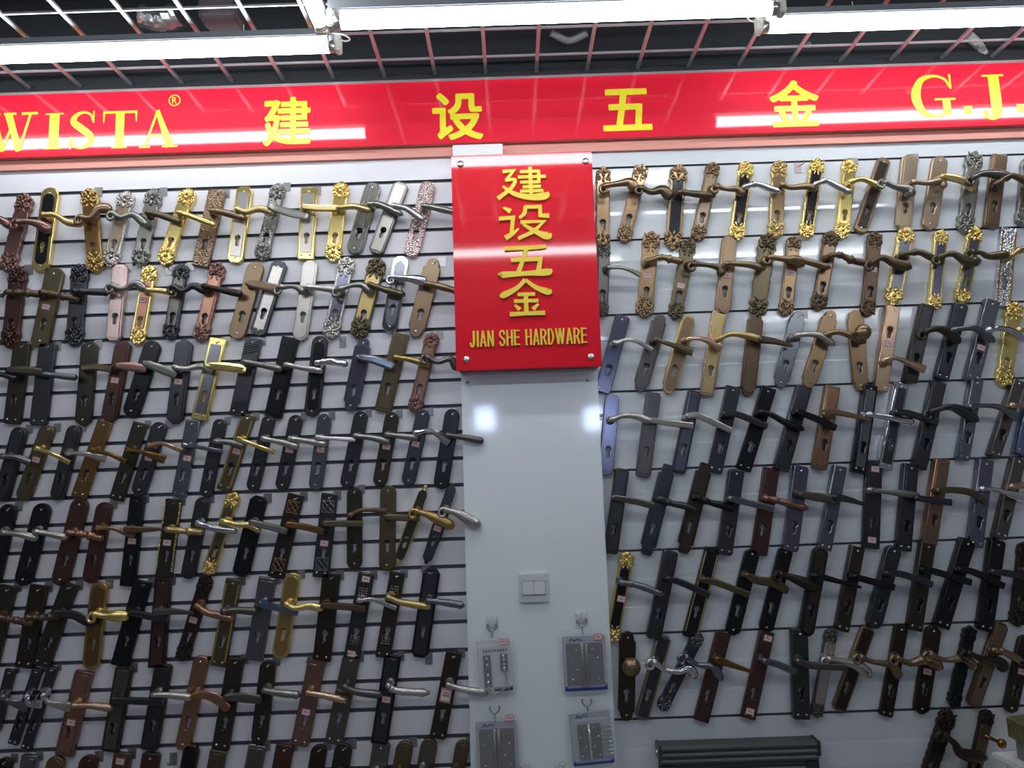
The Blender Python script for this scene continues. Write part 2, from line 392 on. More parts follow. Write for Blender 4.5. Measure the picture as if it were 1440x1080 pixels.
def door_handle(row, n, total, side, zk, tx, ty, bx, by, w, shape, plate, inlay, lev, style, lmat, fl='', stick=(), lr=1.0, note=None):
    deep = 'D' in fl
    T = 0.015 if not deep else 0.026
    sc_px = ZOOM[zk][2]
    a = at(*zpx(zk, tx, ty), -T * .8); b = at(*zpx(zk, bx, by), -T * .8)
    d = b - a; L = math.hypot(d.x, d.z)
    ang = math.atan2(-d.x, -d.z)         # lean about the depth axis
    mid = (a + b) / 2
    mpp = (mid - CAM).dot(_fwd) / FPX    # metres per photograph pixel here
    hw = w / sc_px * mpp / 2
    root = empty('door_handle', (a.x, -0.0015, a.z)); root.rotation_euler = (0, ang, 0)
    inv = (Matrix.Translation(root.location) @ Matrix.Rotation(ang, 4, 'Y')).inverted()
    tex = 'voronoi' if 'v' in fl else 'check' if 'c' in fl else 'wave' if 'e' in fl else None
    pm = fin(plate, tex); bev = 0.0022 if not deep else 0.003
    ow = hw - bev
    has_key = 'k' not in fl
    kz = -L * (0.71 if 'u' not in fl else .3)
    ornate = shape in ('scroll', 'baroque')
    holes = [keyhole(kz, bev + .0006)] if has_key else []
    p = flat('backplate', outline(shape, ow, L), holes, 0.0, T, bev, pm, root)
    # raised panel or inlay of its own finish
    if inlay:
        cut = hw * (1.75 if ornate else .75); iw = hw * (.56 if ornate else .62)
        if inlay[0] == '+': im, cut, iw = fin(inlay[1:]), (hw * 1.9 if ornate else hw * .32), hw * .68
        else: im = fin(inlay)
        il = outline('cham' if ornate else ('round' if shape in ('round', 'leaf', 'notch') else 'rect'), iw, L - 2 * cut)
        il = [(x, z - cut) for x, z in il]
        flat('panel_inlay', il, [keyhole(kz, .0019)] if has_key else [], T - .002, T + .0022, .0009, im, root)
    if ornate:
        kind = ('shell', 'scroll', 'flower')[(n + len(row) + int(tx)) % 3]
        cm = fin(lmat if 'x' in fl else plate)
        for top in (1, 0):
            c = bpy.data.objects.new('molding', CREST[kind]); col.objects.link(c); c.parent = root
            c.material_slots[0].link = 'OBJECT'; c.material_slots[0].material = cm
            c.scale = (hw * 1.02, hw, hw * 1.02)
            c.location = (0, -T + hw * .02, .002 if top else -L - .002)
            if not top: c.rotation_euler = (0, PI, 0)
    else:
        zz = [(0, -hw * .62), (0, -L + hw * .62)] if shape in ('round', 'notch', 'cham', 'arch', 'leaf') else [(-hw * .5, -L + hw * .45), (hw * .5, -L + hw * .45), (0, -hw * .5)]
        for sx, sz in zz:
            s = bpy.data.objects.new('screw', SCREW); col.objects.link(s); s.parent = root; s.location = (sx, -T + .0002, sz)
    if 'b' in fl:   # beaded edges
        bm = bmesh.new(); nb = int(L * .92 / .0062)
        for k in range(nb):
            if abs(k / nb - .38) < .07: continue
            for s in (-1, 1): ball(bm, (s * hw * .93, -T, -L * .04 - k * .0062), .0032)
        obj('beading_trim', bm, fin('gold' if 'g' in fl else plate), root, smooth=True)
    if 'g' in fl and 'b' not in fl:   # gold side rails
        for s in (-1, 1):
            bm = bmesh.new(); box(bm, s * hw * .80 - .002, s * hw * .80 + .002, -T - .0018, -T + .002, -L + .012, -.012, .0008)
            obj('edge_rail', bm, fin('agold' if 'a' in fl else 'gold'), root)
    if 'q' in fl:   # carved square panels at both ends
        for zc in (-hw * 1.5, -L + hw * 1.5):
            bm = bmesh.new(); e = hw * .72
            for u in (-.5, 0, .5):
                sweep(bm, [(-e * (1 - abs(u)) + e * u, -T, zc - e * (1 - abs(u)) - e * u), (e * (1 - abs(u)) + e * u, -T, zc + e * (1 - abs(u)) - e * u)], [(.0022, .003)] * 2, n=6)
                sweep(bm, [(-e * (1 - abs(u)) + e * u, -T, zc + e * (1 - abs(u)) + e * u), (e * (1 - abs(u)) + e * u, -T, zc - e * (1 - abs(u)) + e * u)], [(.0022, .003)] * 2, n=6)
            for k in range(4):
                a_, b_ = [(-e, -e), (e, -e), (e, e), (-e, e)][k], [(e, -e), (e, e), (-e, e), (-e, -e)][k]
                sweep(bm, [(a_[0], -T, zc + a_[1]), (b_[0], -T, zc + b_[1])], [(.0018, .002)] * 2, n=6)
            obj('lattice_panel', bm, fin('stl' if plate == 'gun' else 'brn'), root)
    if 'o' in fl:   # fields of small studs
        for zc in (-hw * 2.2, -L + hw * 2.2):
            bm = bmesh.new()
            for i in range(4):
                for k in range(4): ball(bm, ((i - 1.5) * hw * .3, -T, zc + (k - 1.5) * hw * .3), hw * .1)
            obj('stud_pattern', bm, fin('nick'), root, smooth=True)
    if 'z' in fl:   # slanting ridges at both ends
        for z0 in (-.004, -L + hw * 1.9):
            bm = bmesh.new()
            for k in range(5):
                zz_ = z0 - hw * .3 * k
                sweep(bm, [(-hw * .86, -T, zz_ - hw * .7), (hw * .86, -T, zz_)], [(.0013, .0022)] * 2, n=6)
            obj('ridge_pattern', bm, fin('gun'), root)
    for s in stick:
        q = inv @ at(*zpx(zk, s[0], s[1]), -T)
        x = max(-hw * .45, min(hw * .45, q.x))
        sticker(root, x, q.z, T + (.0022 if inlay else 0), *( (.023, .017) if len(s) < 3 else s[2:4]))
    # lever or knob
    proj = T + 0.034
    key = zk
    if lev and isinstance(lev[0], str): key, lev = lev[0], lev[1:]
    r = 0.0098 * lr
    wm = fin(lmat)
    if style == 'knob':
        q = inv @ at(*zpx(key, lev[0], lev[1]), -(proj + .012)); R = lev[2] / ZOOM[key][2] * mpp
        bx_ = max(-hw * .3, min(hw * .3, q.x)); base = Vector((bx_, -T + .002, q.z))
        ax = (q - base).normalized(); ln = (q - base).length
        bm = bmesh.new()
        pr = [(0, R * .62), (ln * .1, R * .6), (ln * .16, R * .4), (max(ln - R * .95, ln * .3), R * .36)]
        pr += [(ln + R * math.sin(t) * .85, R * math.cos(t)) for t in [math.radians(k) for k in (-60, -45, -25, 0, 25, 45, 65, 80)]]
        lathe(bm, pr, axis=ax, origin=base, n=24)
        obj('knob', bm, wm, root, smooth=True)
    elif lev:
        px = [zpx(key, lev[k], lev[k + 1]) for k in range(0, len(lev), 2)]
        m_ = len(px) - 1
        loc = [inv @ at(x, y, -(proj - .010 * k / m_)) for k, (x, y) in enumerate(px)]
        s0 = loc[0]; base = Vector((max(-hw * .35, min(hw * .35, s0.x)), -T + .002, s0.z))
        make_lever(root, loc, style, wm, r, base)
    place = '%s from pillar, %s row, %s wall' % (ORD[n], row, side)
    if note: look = note
    else:
        look = '%s %s handle' % (FINISH[plate][0], SHAPEWORD[shape])
        if style == 'knob': look += ', %s knob' % FINISH[lmat][0]
        elif lmat == plate: look += ', %s lever' % STYLEWORD[style]
        else: look += ', %s lever' % (FINISH[lmat][0] if len((look + FINISH[lmat][0] + STYLEWORD[style]).replace('-', ' ').split()) > 7 else FINISH[lmat][0] + ' ' + STYLEWORD[style])
    tag(root, look + ', ' + place, 'door handle', 'door handles on the %s wall' % side)
    if 'h' in fl:
        hk = empty('display_hook', (a.x, -.001, a.z))
        x0 = hw * (.35 if 'l' not in fl else -1.25)
        boxo('mount_plate', x0, x0 + hw * .95, -.0008, 0.0, -hw * .75, hw * .2 + .004, M_HOOK, hk)
        bm = bmesh.new(); sweep(bm, smooth_path([(x0 + hw * .1, -.001, -.002), (x0, -.012, -.006), (0.0, -T - .004, -hw * .5)], 8), [(.0012, .0012)] * 8, n=6)
        obj('wire_prong', bm, M_HOOK, hk, smooth=True)
        tag(hk, 'steel hook plate behind the handle %s' % place, 'hook', 'display hooks on the slat walls')
    return root

# ------------------------------------------------------------------ the shell of the shop
ZB = EYE + DIST * 0.41267            # height of the first groove of the grooved board
PITCH_S = DIST * 0.034223
ZBR = EYE + DIST * 0.42328
PITCH_R = DIST * 0.102373
ZCEIL, ZVOID = 2.735, 3.02
PIL_L = at(655, 720, 0).x - .002; PIL_R = at(848, 720, 0).x
BAN_Y = -0.032
ban_bot = (at(0, 223.5, BAN_Y).z + at(1440, 174, BAN_Y).z) / 2
ban_top = (at(0, 135, BAN_Y).z + at(1440, 87, BAN_Y).z) / 2

def slat_profile(z_top, first, pitch, nbot, gap, depth, ribs=0, shadow=0):
    """(z, y, is groove) down the face of a slat board."""
    pts = [(z_top, 0.0)]
    faces = []
    z = first
    while z > nbot:
        pts += [(z + gap / 2, 0.0), (z + gap / 2, depth), (z - gap / 2, depth), (z - gap / 2, 0.0)]
        if ribs:
            for k in range(1, 3):
                zr = z - pitch * k / 3.0
                if zr > nbot:
                    pts += [(zr + .012, 0.0), (zr + .002, 0.0007), (zr - .002, 0.0007), (zr - .006, 0.0)]
        z -= pitch
    pts.append((nbot, 0.0))
    return pts
def slat_wall(name, x0, x1, pts, m, gm, back=0.03):
    bm = bmesh.new()
    va = [bm.verts.new((x0, y, z)) for z, y in pts]; vb = [bm.verts.new((x1, y, z)) for z, y in pts]
    for k in range(len(pts) - 1):
        f = bm.faces.new((va[k], vb[k], vb[k + 1], va[k + 1]))
        if max(pts[k][1], pts[k + 1][1]) > .004: f.material_index = 1
    zt, zb_ = pts[0][0], pts[-1][0]
    box(bm, x0, x1, back, back + .05, zb_, zt)
    for v in (va, vb):
        pass
    o = obj(name, bm, m); o.data.materials.append(gm)
    return struct(o)
slat_wall('wall_left', -3.4, PIL_L + .01, slat_profile(ban_bot + .03, ZB, PITCH_S, 0.02, .0105, .012), M_WALL, M_GROOVE)
slat_wall('wall_right', PIL_R - .01, 3.4, slat_profile(ban_bot + .03, ZBR, PITCH_R, 0.02, .0065, .010, ribs=1), M_GLOSS, M_GROOVE)
struct(boxo('wall_upper', -3.4, 3.4, 0.0, .08, ban_bot + .03, ZVOID, M_DARK))  # dark colour holds the shadow line above the banner
struct(boxo('floor', -3.4, 3.4, -6.0, .08, -.05, 0, mat('floor_tile', (0.35, 0.34, 0.33), 0.3)))
struct(boxo('ceiling', -3.4, 3.4, -6.0, .08, ZVOID, ZVOID + .05, M_DARK))
M_SHOP = mat('shop_wall_white', (0.55, 0.56, 0.58), 0.5)
bmw = bmesh.new()
box(bmw, -3.4, 3.4, -6.05, -6.0, 0, 2.2)
struct(obj('wall_back', bmw, M_SHOP))
struct(boxo('trim_beam', -3.4, 3.4, -6.05, -5.98, 2.2, ZVOID, mat('beam_grey', (0.06, 0.06, 0.065), 0.6)))
struct(boxo('wall_west', -3.45, -3.4, -6.0, .08, 0, ZVOID, M_SHOP))
struct(boxo('wall_east', 3.4, 3.45, -6.0, .08, 0, ZVOID, M_SHOP))
M_DAY = mat('daylight_pane', (0.3, 0.4, 0.9), 0.3, emit=(0.55, 0.68, 1.0), strength=14.0)
for k, px in enumerate((682, 836)):
    q = at(px, 588, -.03); dirx = (q.x - CAM.x) / (q.y - CAM.y); dz = (q.z - CAM.z) / (q.y - CAM.y)
    gx, gz = q.x + dirx * 5.95, q.z + dz * 5.95
    w_ = struct(boxo('window_%d' % (k + 1), gx - .10, gx + .10, -6.0, -5.975, gz - .12, gz + .12, M_DAY))

# pillar
struct(boxo('wall_middle', PIL_L, PIL_R, 0.0, .03, 2.0, ban_bot + .03, M_WALL))
pil = struct(boxo('pillar', PIL_L, PIL_R, -.03, .03, 0.0, ban_bot - .10, M_PILLAR, None, .002))
for k, (px, py) in enumerate(((657, 537.5), (826.5, 535))):
    q = at(px, py, -.03)
    s = bpy.data.objects.new('screw', SCREW); col.objects.link(s); s.location = (q.x, -.0302, q.z); s.scale = (1.3, 1, 1.3); s.parent = pil
    s.material_slots[0].link = 'OBJECT'; s.material_slots[0].material = M_HOOK

# open-cell ceiling grid: bars every 0.15 m
q1, q6 = at_z(118, 52, ZCEIL), at_z(442, 50, ZCEIL)
CELL = (q6.x - q1.x) / 4.0
x = q1.x - CELL * math.floor((q1.x + 3.3) / CELL)
grid = empty('ceiling_grid', (0, -1, ZCEIL)); tag(grid, 'silver open-cell metal grid hung under the dark ceiling', 'ceiling grid')
grid['kind'] = 'structure'
while x < 3.3:
    bm = bmesh.new(); box(bm, x - .005, x + .005, -3.2, -.005, ZCEIL, ZCEIL + .007)
    o = obj('grid_bar', bm, M_GRID, grid); o.matrix_parent_inverse = grid.matrix_world.inverted(); o.location = o.location
    o.parent = None; o.parent = grid; o.location = (-grid.location.x, -grid.location.y, -grid.location.z)
    x += CELL
yA, yB = at_z(200, 15, ZCEIL).y, at_z(480, 88, ZCEIL).y
stepY = (yB - yA) / 2.0
y = yB + stepY * math.floor((-.02 - yB) / stepY)
while y > -3.2:
    bm = bmesh.new(); box(bm, -3.3, 3.3, y - .0022, y + .0022, ZCEIL + .001, ZCEIL + .007)
    o = obj('grid_bar', bm, M_GRID, grid); o.location = (-grid.location.x, -grid.location.y, -grid.location.z)
    y -= stepY

# things seen through the grid
def tube_thing(name, pts, r, m, label, cat, ridged=0, n=24):
    bm = bmesh.new()
    sweep(bm, smooth_path(pts, n), [(r * (1 + (.18 if ridged and k % 2 else 0)),) * 2 for k in range(n)], n=10)
    return tag(obj(name, bm, m, smooth=not ridged), label, cat)
M_FOIL = mat('foil_silver', (0.6, 0.6, 0.6), 0.22, 0.9, bump='voronoi', bscale=22, bstr=1.0)
a_, b_ = at_z(198, 22, 2.86), at_z(252, 20, 2.86)
bm = bmesh.new(); sweep(bm, smooth_path([a_, (a_ + b_) / 2 + Vector((0, .01, -.01)), b_], 14), [(.035 + .008 * math.sin(k * 2.2), .03) for k in range(14)], n=12, side=Vector((0, 0, 1)))
tag(obj('foil_duct', bm, M_FOIL), 'crumpled silver foil duct seen through the ceiling grid', 'duct')
a_, b_ = at_z(285, 22, 2.86), at_z(342, 25, 2.86)
bm = bmesh.new(); box(bm, a_.x, b_.x, a_.y - .04, a_.y + .04, 2.83, 2.90, .01)
tag(obj('cable_tray', bm, mat('tray_grey', (.10, .08, .09), .5)), 'dull grey tray above the grid beside the foil duct', 'tray')
tube_thing('flexible_conduit', [at_z(1362, 50, 2.80), at_z(1374, 62, 2.78), at_z(1386, 80, 2.75)], .0125, mat('conduit_grey', (.36, .34, .33), .45), 'ribbed grey flexible hose hanging from the dark ceiling', 'hose', 1, 30)
tube_thing('bent_pipe', [at_z(1135, 62, 2.80), at_z(1138, 74, 2.79), at_z(1147, 77, 2.79), at_z(1155, 74, 2.80)], .011, mat('pipe_grey', (.16, .17, .18), .5), 'bent grey pipe elbow above the grid near the banner', 'pipe')
tube_thing('curved_pipe', [at_z(775, 46, 2.80), at_z(800, 57, 2.79), at_z(826, 46, 2.80)], .011, mat('pipe_grey', (.16, .17, .18), .5), 'curved grey pipe above the grid in the middle', 'pipe')

# fluorescent lamps
def lamp(x0, x1, y, z, label, along='x', bh=.022, yy=None):
    L_ = empty('fluorescent_lamp', ((x0 + x1) / 2, y, z))
    c = Vector(L_.location)
    ax = Vector((1, 0, 0)) if along == 'x' else Vector((0, 1, 0))
    if along == 'y': L_.location = (x0, (yy[0] + yy[1]) / 2, z); half = abs(yy[1] - yy[0]) / 2
    else: half = (x1 - x0) / 2
    def part(name, bm, m, smooth=False, par=None):
        if along == 'y': bmesh.ops.rotate(bm, cent=(0, 0, 0), matrix=Matrix.Rotation(PI / 2, 3, 'Z'), verts=bm.verts[:])
        return obj(name, bm, m, par or L_, smooth)
    bm = bmesh.new(); lathe(bm, [(-half, .0165), (half, .0165)], axis=Vector((1, 0, 0)), n=16); part('tube', bm, M_TUBE, True)
    bm = bmesh.new(); box(bm, -half - .03, half + .03, -.016, .016, .024, .024 + bh, .003); part('batten', bm, M_BATTEN)
    for s in (-.62, .62):
        bm = bmesh.new(); lathe(bm, [(.024 + bh, .0012), (ZCEIL - z + .004, .0012)], axis=Vector((0, 0, 1)), origin=Vector((s * half, 0, 0)), n=6); part('hanger_wire', bm, M_CREAM)
    for s in (-1, 1):
        bm = bmesh.new(); lathe(bm, [(s * half, .0168), (s * (half + .016), .0168)], axis=Vector((1, 0, 0)), n=14); part('end_cap', bm, M_CAP, True)
        bm = bmesh.new(); box(bm, s * (half + .024) - .008, s * (half + .024) + .008, -.016, .016, -.017, .03, .003); part('lamp_holder', bm, M_CREAM)
    return tag(L_, label, 'lamp', 'fluorescent tube lamps')
YA = -.285
qa = at(463, 65.5, YA); lamp(qa.x - 1.2, qa.x, YA, qa.z, 'lit fluorescent tube over the grooved wall below the WISTA-side grid'.replace('WISTA-side ', ''))
qb0, qb1 = at(480, 33, -.50), at(1084, 11, -.50)
lamp(qb0.x, qb1.x, -.50, (qb0.z + qb1.z) / 2, 'lit fluorescent tube in the middle, set farther out from the banner', bh=.045)
qc = at(1080, 36, YA - .015); lamp(qc.x, qc.x + 1.2, YA - .015, qc.z - .004, 'lit fluorescent tube over the glossy wall, beside a ribbed hose')
qd = at_z(449, 30, 2.615)
lamp(qd.x, qd.x, 0, 2.615, 'lit fluorescent tube running away from the banner towards the viewer', 'y', yy=(qd.y - .85, qd.y))
for k_, (xa, wh) in enumerate(((-1.95, 'grooved wall side'), (-.62, 'before the pillar'), (.71, 'glossy wall side'))):
    lamp(xa, xa + 1.2, -1.62, 2.62, 'lit fluorescent tube of the second line over the aisle, ' + wh)
for k_, (xa, ya, wh) in enumerate(((-2.9, -3.2, 'near side'), (1.7, -3.2, 'far side'))):  # unseen tubes added as frontal fill for the pillar and lower walls
    lamp(xa, xa + 1.2, ya, 2.62, 'added fluorescent fill tube deep in the shop behind the viewer, ' + wh)
# wires at the joint of the lamps
def wire(pts, m, label):
    bm = bmesh.new(); P_ = smooth_path(pts, 20); sweep(bm, P_, [(.0022, .0022)] * 20, n=6)
    return tag(obj('lamp_wire', bm, m, smooth=True), label, 'wire')
wire([at(466, 44, -.48), at(468, 47, -.45), at(483, 49, -.40), at(492, 55, -.37), at(486, 58, -.35), at(476, 55, -.345)], M_CREAM, 'white wire looping between the ends of two lit tubes')
wire([at(462, 38, -.47), at(461, 47, -.42), at(461, 57, -.37)], mat('wire_blue', (.03, .08, .3), .4), 'blue wire hanging between the ends of two lit tubes')
wire([at(1062, 15, -.48), at(1052, 20, -.45), at(1054, 29, -.40), at(1070, 31, -.37)], M_CREAM, 'white wire looping to the tube beside the glossy wall')

# ------------------------------------------------------------------ lettering
def stroke_glyph(name, strokes, x0, x1, z0, z1, y, depth, m, parent, curve=True, ws_=None):
    """Brush strokes [(x, y, width)...] in a unit box, laid as solid ribbons."""
    bm = bmesh.new(); W, H = x1 - x0, z1 - z0
    for j, st in enumerate(strokes):
        pts = [Vector((x0 + p[0] * W, z0 + p[1] * H)) for p in st]; ws = [p[2] * (ws_ or (W + H) / 2) for p in st]
        if curve and len(st) > 2 and not (len(st[0]) > 3):
            q = smooth_path([(p.x, p.y, w) for p, w in zip(pts, ws)], 6 * (len(pts) - 1) + 1); pts = [Vector((a, b)) for a, b, c in q]; ws = [c for a, b, c in q]
        Lf, Rt = [], []
        for k, p in enumerate(pts):
            t0 = (pts[k] - pts[k - 1]).normalized() if k else None
            t1 = (pts[k + 1] - pts[k]).normalized() if k < len(pts) - 1 else None
            t = ((t0 or t1) + (t1 or t0)).normalized(); n = Vector((-t.y, t.x)); kk = 1 / max(.6, abs(n.dot(Vector((-(t1 or t0).y, (t1 or t0).x)))))
            Lf.append(p + n * ws[k] / 2 * kk); Rt.append(p - n * ws[k] / 2 * kk)
        yf = y - depth - .00012 * j
        lo = [[bm.verts.new((a.x, yy, a.y)) for a in Lf] for yy in (yf, y)]; ro = [[bm.verts.new((a.x, yy, a.y)) for a in Rt] for yy in (yf, y)]
        for k in range(len(pts) - 1):
            bm.faces.new((lo[0][k], lo[0][k + 1], ro[0][k + 1], ro[0][k]))
            bm.faces.new((lo[0][k], lo[1][k], lo[1][k + 1], lo[0][k + 1])); bm.faces.new((ro[0][k], ro[0][k + 1], ro[1][k + 1], ro[1][k]))
        for k in (0, -1): bm.faces.new((lo[0][k], ro[0][k], ro[1][k], lo[1][k]))
    return obj(name, bm, m, parent)
def text_glyph(ch, cx, cz, w, h, y, depth, m, parent, bold=.02):
    """A built-in-font character, thickened by overlaying slightly shifted copies of its outline."""
    cu = bpy.data.curves.new('glyph', 'FONT'); cu.body = ch; cu.extrude = .002
    tmp = bpy.data.objects.new('glyph', cu); me = bpy.data.meshes.new_from_object(tmp)
    bpy.data.objects.remove(tmp); bpy.data.curves.remove(cu)
    xs = [v.co.x for v in me.vertices]; ys = [v.co.y for v in me.vertices]
    x0, y0, sx, sy = min(xs) - bold, min(ys) - bold, max(xs) - min(xs) + 2 * bold, max(ys) - min(ys) + 2 * bold
    bm = bmesh.new()
    shifts = [(0, 0)] + ([(bold * math.cos(k * PI / 4) * (1.2 if k % 2 else 1), bold * math.sin(k * PI / 4) * (1.2 if k % 2 else 1)) for k in range(8)] if bold else [])
    for k, (dx, dy) in enumerate(shifts):
        vm = [bm.verts.new((cx + ((v.co.x + dx - x0) / sx - .5) * w, y - (depth + k * .00004 if v.co.z > 0 else 0), cz + ((v.co.y + dy - y0) / sy - .5) * h)) for v in me.vertices]
        for p in me.polygons:
            try: bm.faces.new([vm[q] for q in p.vertices])
            except ValueError: pass
    bpy.data.meshes.remove(me)
    me = bpy.data.meshes.new('lettering'); bm.to_mesh(me); bm.free()
    return link('lettering', me, m, parent)
T_, t_ = .17, .055      # thick and thin strokes of the serif letters
SERIF = {
 'W': [[(.17, .97, .15), (.37, 0, .13)], [(.37, 0, .05), (.52, .62, .05)], [(.46, .97, .15), (.68, 0, .13)], [(.68, 0, .05), (.86, .97, .05)], [(.04, .975, .045), (.31, .975, .045)], [(.38, .975, .045), (.6, .975, .045)], [(.70, .97, .055), (.99, .97, .055)]],
 'I': [[(.5, .02, .34), (.5, .98, .34)], [(.05, .975, .045), (.95, .975, .045)], [(.05, .022, .045), (.95, .022, .045)]],
 'S': [[(.88, .72, .03), (.78, .9, .06), (.5, .96, .07), (.22, .86, .14), (.18, .70, .2), (.5, .52, .22), (.8, .34, .2), (.8, .16, .15), (.52, .035, .07), (.2, .09, .06), (.08, .3, .03)], [(.9, .68, .04), (.9, .99, .04)], [(.07, .34, .04), (.07, .01, .04)]],
 'T': [[(.5, .02, .23), (.5, .97, .23)], [(.28, .022, .045), (.72, .022, .045)], [(.02, .965, .065), (.98, .965, .065)], [(.035, .97, .05), (.035, .70, .02)], [(.965, .97, .05), (.965, .70, .02)]],
 'A': [[(.16, 0.02, .05), (.47, .97, .06)], [(.46, .98, .10), (.80, .02, .20)], [(.25, .33, .05), (.66, .33, .05)], [(.02, .022, .045), (.30, .022, .045)], [(.60, .022, .045), (.99, .022, .045)]],
 'G': [[(.90, .70, .03), (.80, .89, .05), (.56, .965, .06), (.28, .86, .13), (.15, .5, .21), (.28, .14, .14), (.55, .035, .06), (.76, .09, .08)], [(.80, .42, .17), (.80, .07, .17)], [(.55, .425, .045), (1.0, .425, .045)], [(.92, .66, .04), (.92, 1.0, .04)]],
 'J': [[(.62, .97, .28), (.62, .22, .28), (.52, .06, .16), (.32, .04, .09), (.2, .12, .1)], [(.2, .95, .05), (1.0, .95, .05)], [(.12, .13, .2), (.3, .13, .2)]],
 '.': [[(.5, .1, .3), (.5, .9, .9), ], [(.15, .5, .7), (.85, .5, .7)]],
}
def px_box(x0, y0, x1, y1, Y):
    a, b = at((x0 + x1) / 2, (y0 + y1) / 2, Y), None
    l, r = at(x0, (y0 + y1) / 2, Y), at(x1, (y0 + y1) / 2, Y); u, d = at((x0 + x1) / 2, y0, Y), at((x0 + x1) / 2, y1, Y)
    return a.x - abs(r.x - l.x) / 2, a.x + abs(r.x - l.x) / 2, a.z - abs(u.z - d.z) / 2, a.z + abs(u.z - d.z) / 2
# the long red banner under the ceiling
ban = empty('shop_banner', (0, BAN_Y, ban_bot)); tag(ban, 'long glossy red banner with yellow lettering below the ceiling', 'banner')
off = (-ban.location.x, -ban.location.y, -ban.location.z)
def ban_part(o): o.location = off; return o
ban_part(boxo('face_panel', -2.6, 2.6, BAN_Y, BAN_Y + .006, ban_bot, ban_top, M_RED, ban))
ban_part(boxo('soffit_board', -2.6, 2.6, BAN_Y + .006, -.010, ban_bot + .001, ban_bot + .012, M_SALMON, ban))
ban_part(boxo('lower_strip', -2.6, 2.6, -.012, -.001, ban_bot - .030, ban_bot + .012, M_SALMON, ban))
ban_part(boxo('frame_edge', -2.6, 2.6, BAN_Y - .001, -.004, ban_top, ban_top + .008, mat('banner_frame', (.5, .42, .42), .3, .6), ban))
for ch, bx_ in (('W', (-25, 159, 53, 213)), ('I', (62, 159, 90, 210)), ('S', (97, 156, 135, 210)), ('T', (144, 156, 193, 208.5)), ('A', (195, 154, 251, 207.5)), ('G', (1278, 105, 1343, 166)), ('J', (1376, 103, 1414, 168)), ('.', (1354, 148, 1369, 162)), ('.', (1429, 145, 1443, 159))):
    ban_part(stroke_glyph('lettering', SERIF[ch], *px_box(*bx_, BAN_Y), BAN_Y, .0008, M_YELLOW, ban, curve=ch in 'SGJ'))
for ch, bx_ in (('建', (370, 137, 438, 205)), ('设', (608, 130.5, 679, 197)), ('五', (847, 125, 916, 184)), ('金', (1082, 113, 1152, 178.5))):
    x0, x1, z0, z1 = px_box(*bx_, BAN_Y)
    ban_part(text_glyph(ch, (x0 + x1) / 2, (z0 + z1) / 2, x1 - x0, z1 - z0, BAN_Y - .0002, .0012, M_YELLOW, ban, bold=.022))
x0, x1, z0, z1 = px_box(241.5, 135.5, 249.5, 147, BAN_Y)
ban_part(text_glyph('R', (x0 + x1) / 2, (z0 + z1) / 2, (x1 - x0) * .8, (z1 - z0) * .78, BAN_Y - .0002, .001, M_YELLOW, ban, bold=0))
bm = bmesh.new(); cx_, cz_ = (x0 + x1) / 2, (z0 + z1) / 2; pp = [(cx_ + .0165 * math.cos(a), BAN_Y - .0004, cz_ + .0165 * math.sin(a)) for a in [2 * PI * k / 32 for k in range(33)]]
sweep(bm, pp, [(.0016, .0006)] * 33, n=6); ban_part(obj('lettering', bm, M_YELLOW, ban))
# white card behind the sign
q = px_box(637, 204.5, 707, 224, -.034); bx = boxo('white_card', q[0], q[1], -.040, -.031, q[2], q[3] , M_WHITE)
tag(bx, 'white card showing between the red sign and the banner', 'card')

# ------------------------------------------------------------------ the upright red sign on the pillar
SG_Y = -.095
c0, c1, c2, c3 = at(633, 217.5, SG_Y), at(836, 214, SG_Y), at(642.7, 520, SG_Y), at(842.7, 516.7, SG_Y)
sx0, sx1, sz0, sz1 = (c0.x + c2.x) / 2, (c1.x + c3.x) / 2, (c2.z + c3.z) / 2, (c0.z + c1.z) / 2
sg = empty('hanging_sign', ((sx0 + sx1) / 2, SG_Y, sz0)); tag(sg, 'upright glossy red sign with raised gold lettering on white pillar', 'sign')
off_s = (-sg.location.x, -sg.location.y, -sg.location.z)
def sg_part(o): o.location = off_s; return o
sg_part(boxo('sign_face', sx0, sx1, SG_Y, SG_Y + .008, sz0, sz1, M_SIGN, sg, .0015))
sg_part(boxo('sign_box', sx0 + .006, sx1 - .006, SG_Y + .008, -.0305, sz0 + .004, sz1 - .004, mat('sign_side_red', (.35, .01, .015), .4), sg))
for px, py in ((647.5, 231), (823.5, 227), (656, 505.5), (831, 501.5)):
    q = at(px, py, SG_Y); bm = bmesh.new(); lathe(bm, [(0, .0095), (.003, .0095), (.005, .007), (.0055, .002)], origin=Vector((q.x, SG_Y, q.z)), n=18)
    sg_part(obj('mirror_screw', bm, M_STEEL, sg, smooth=True))
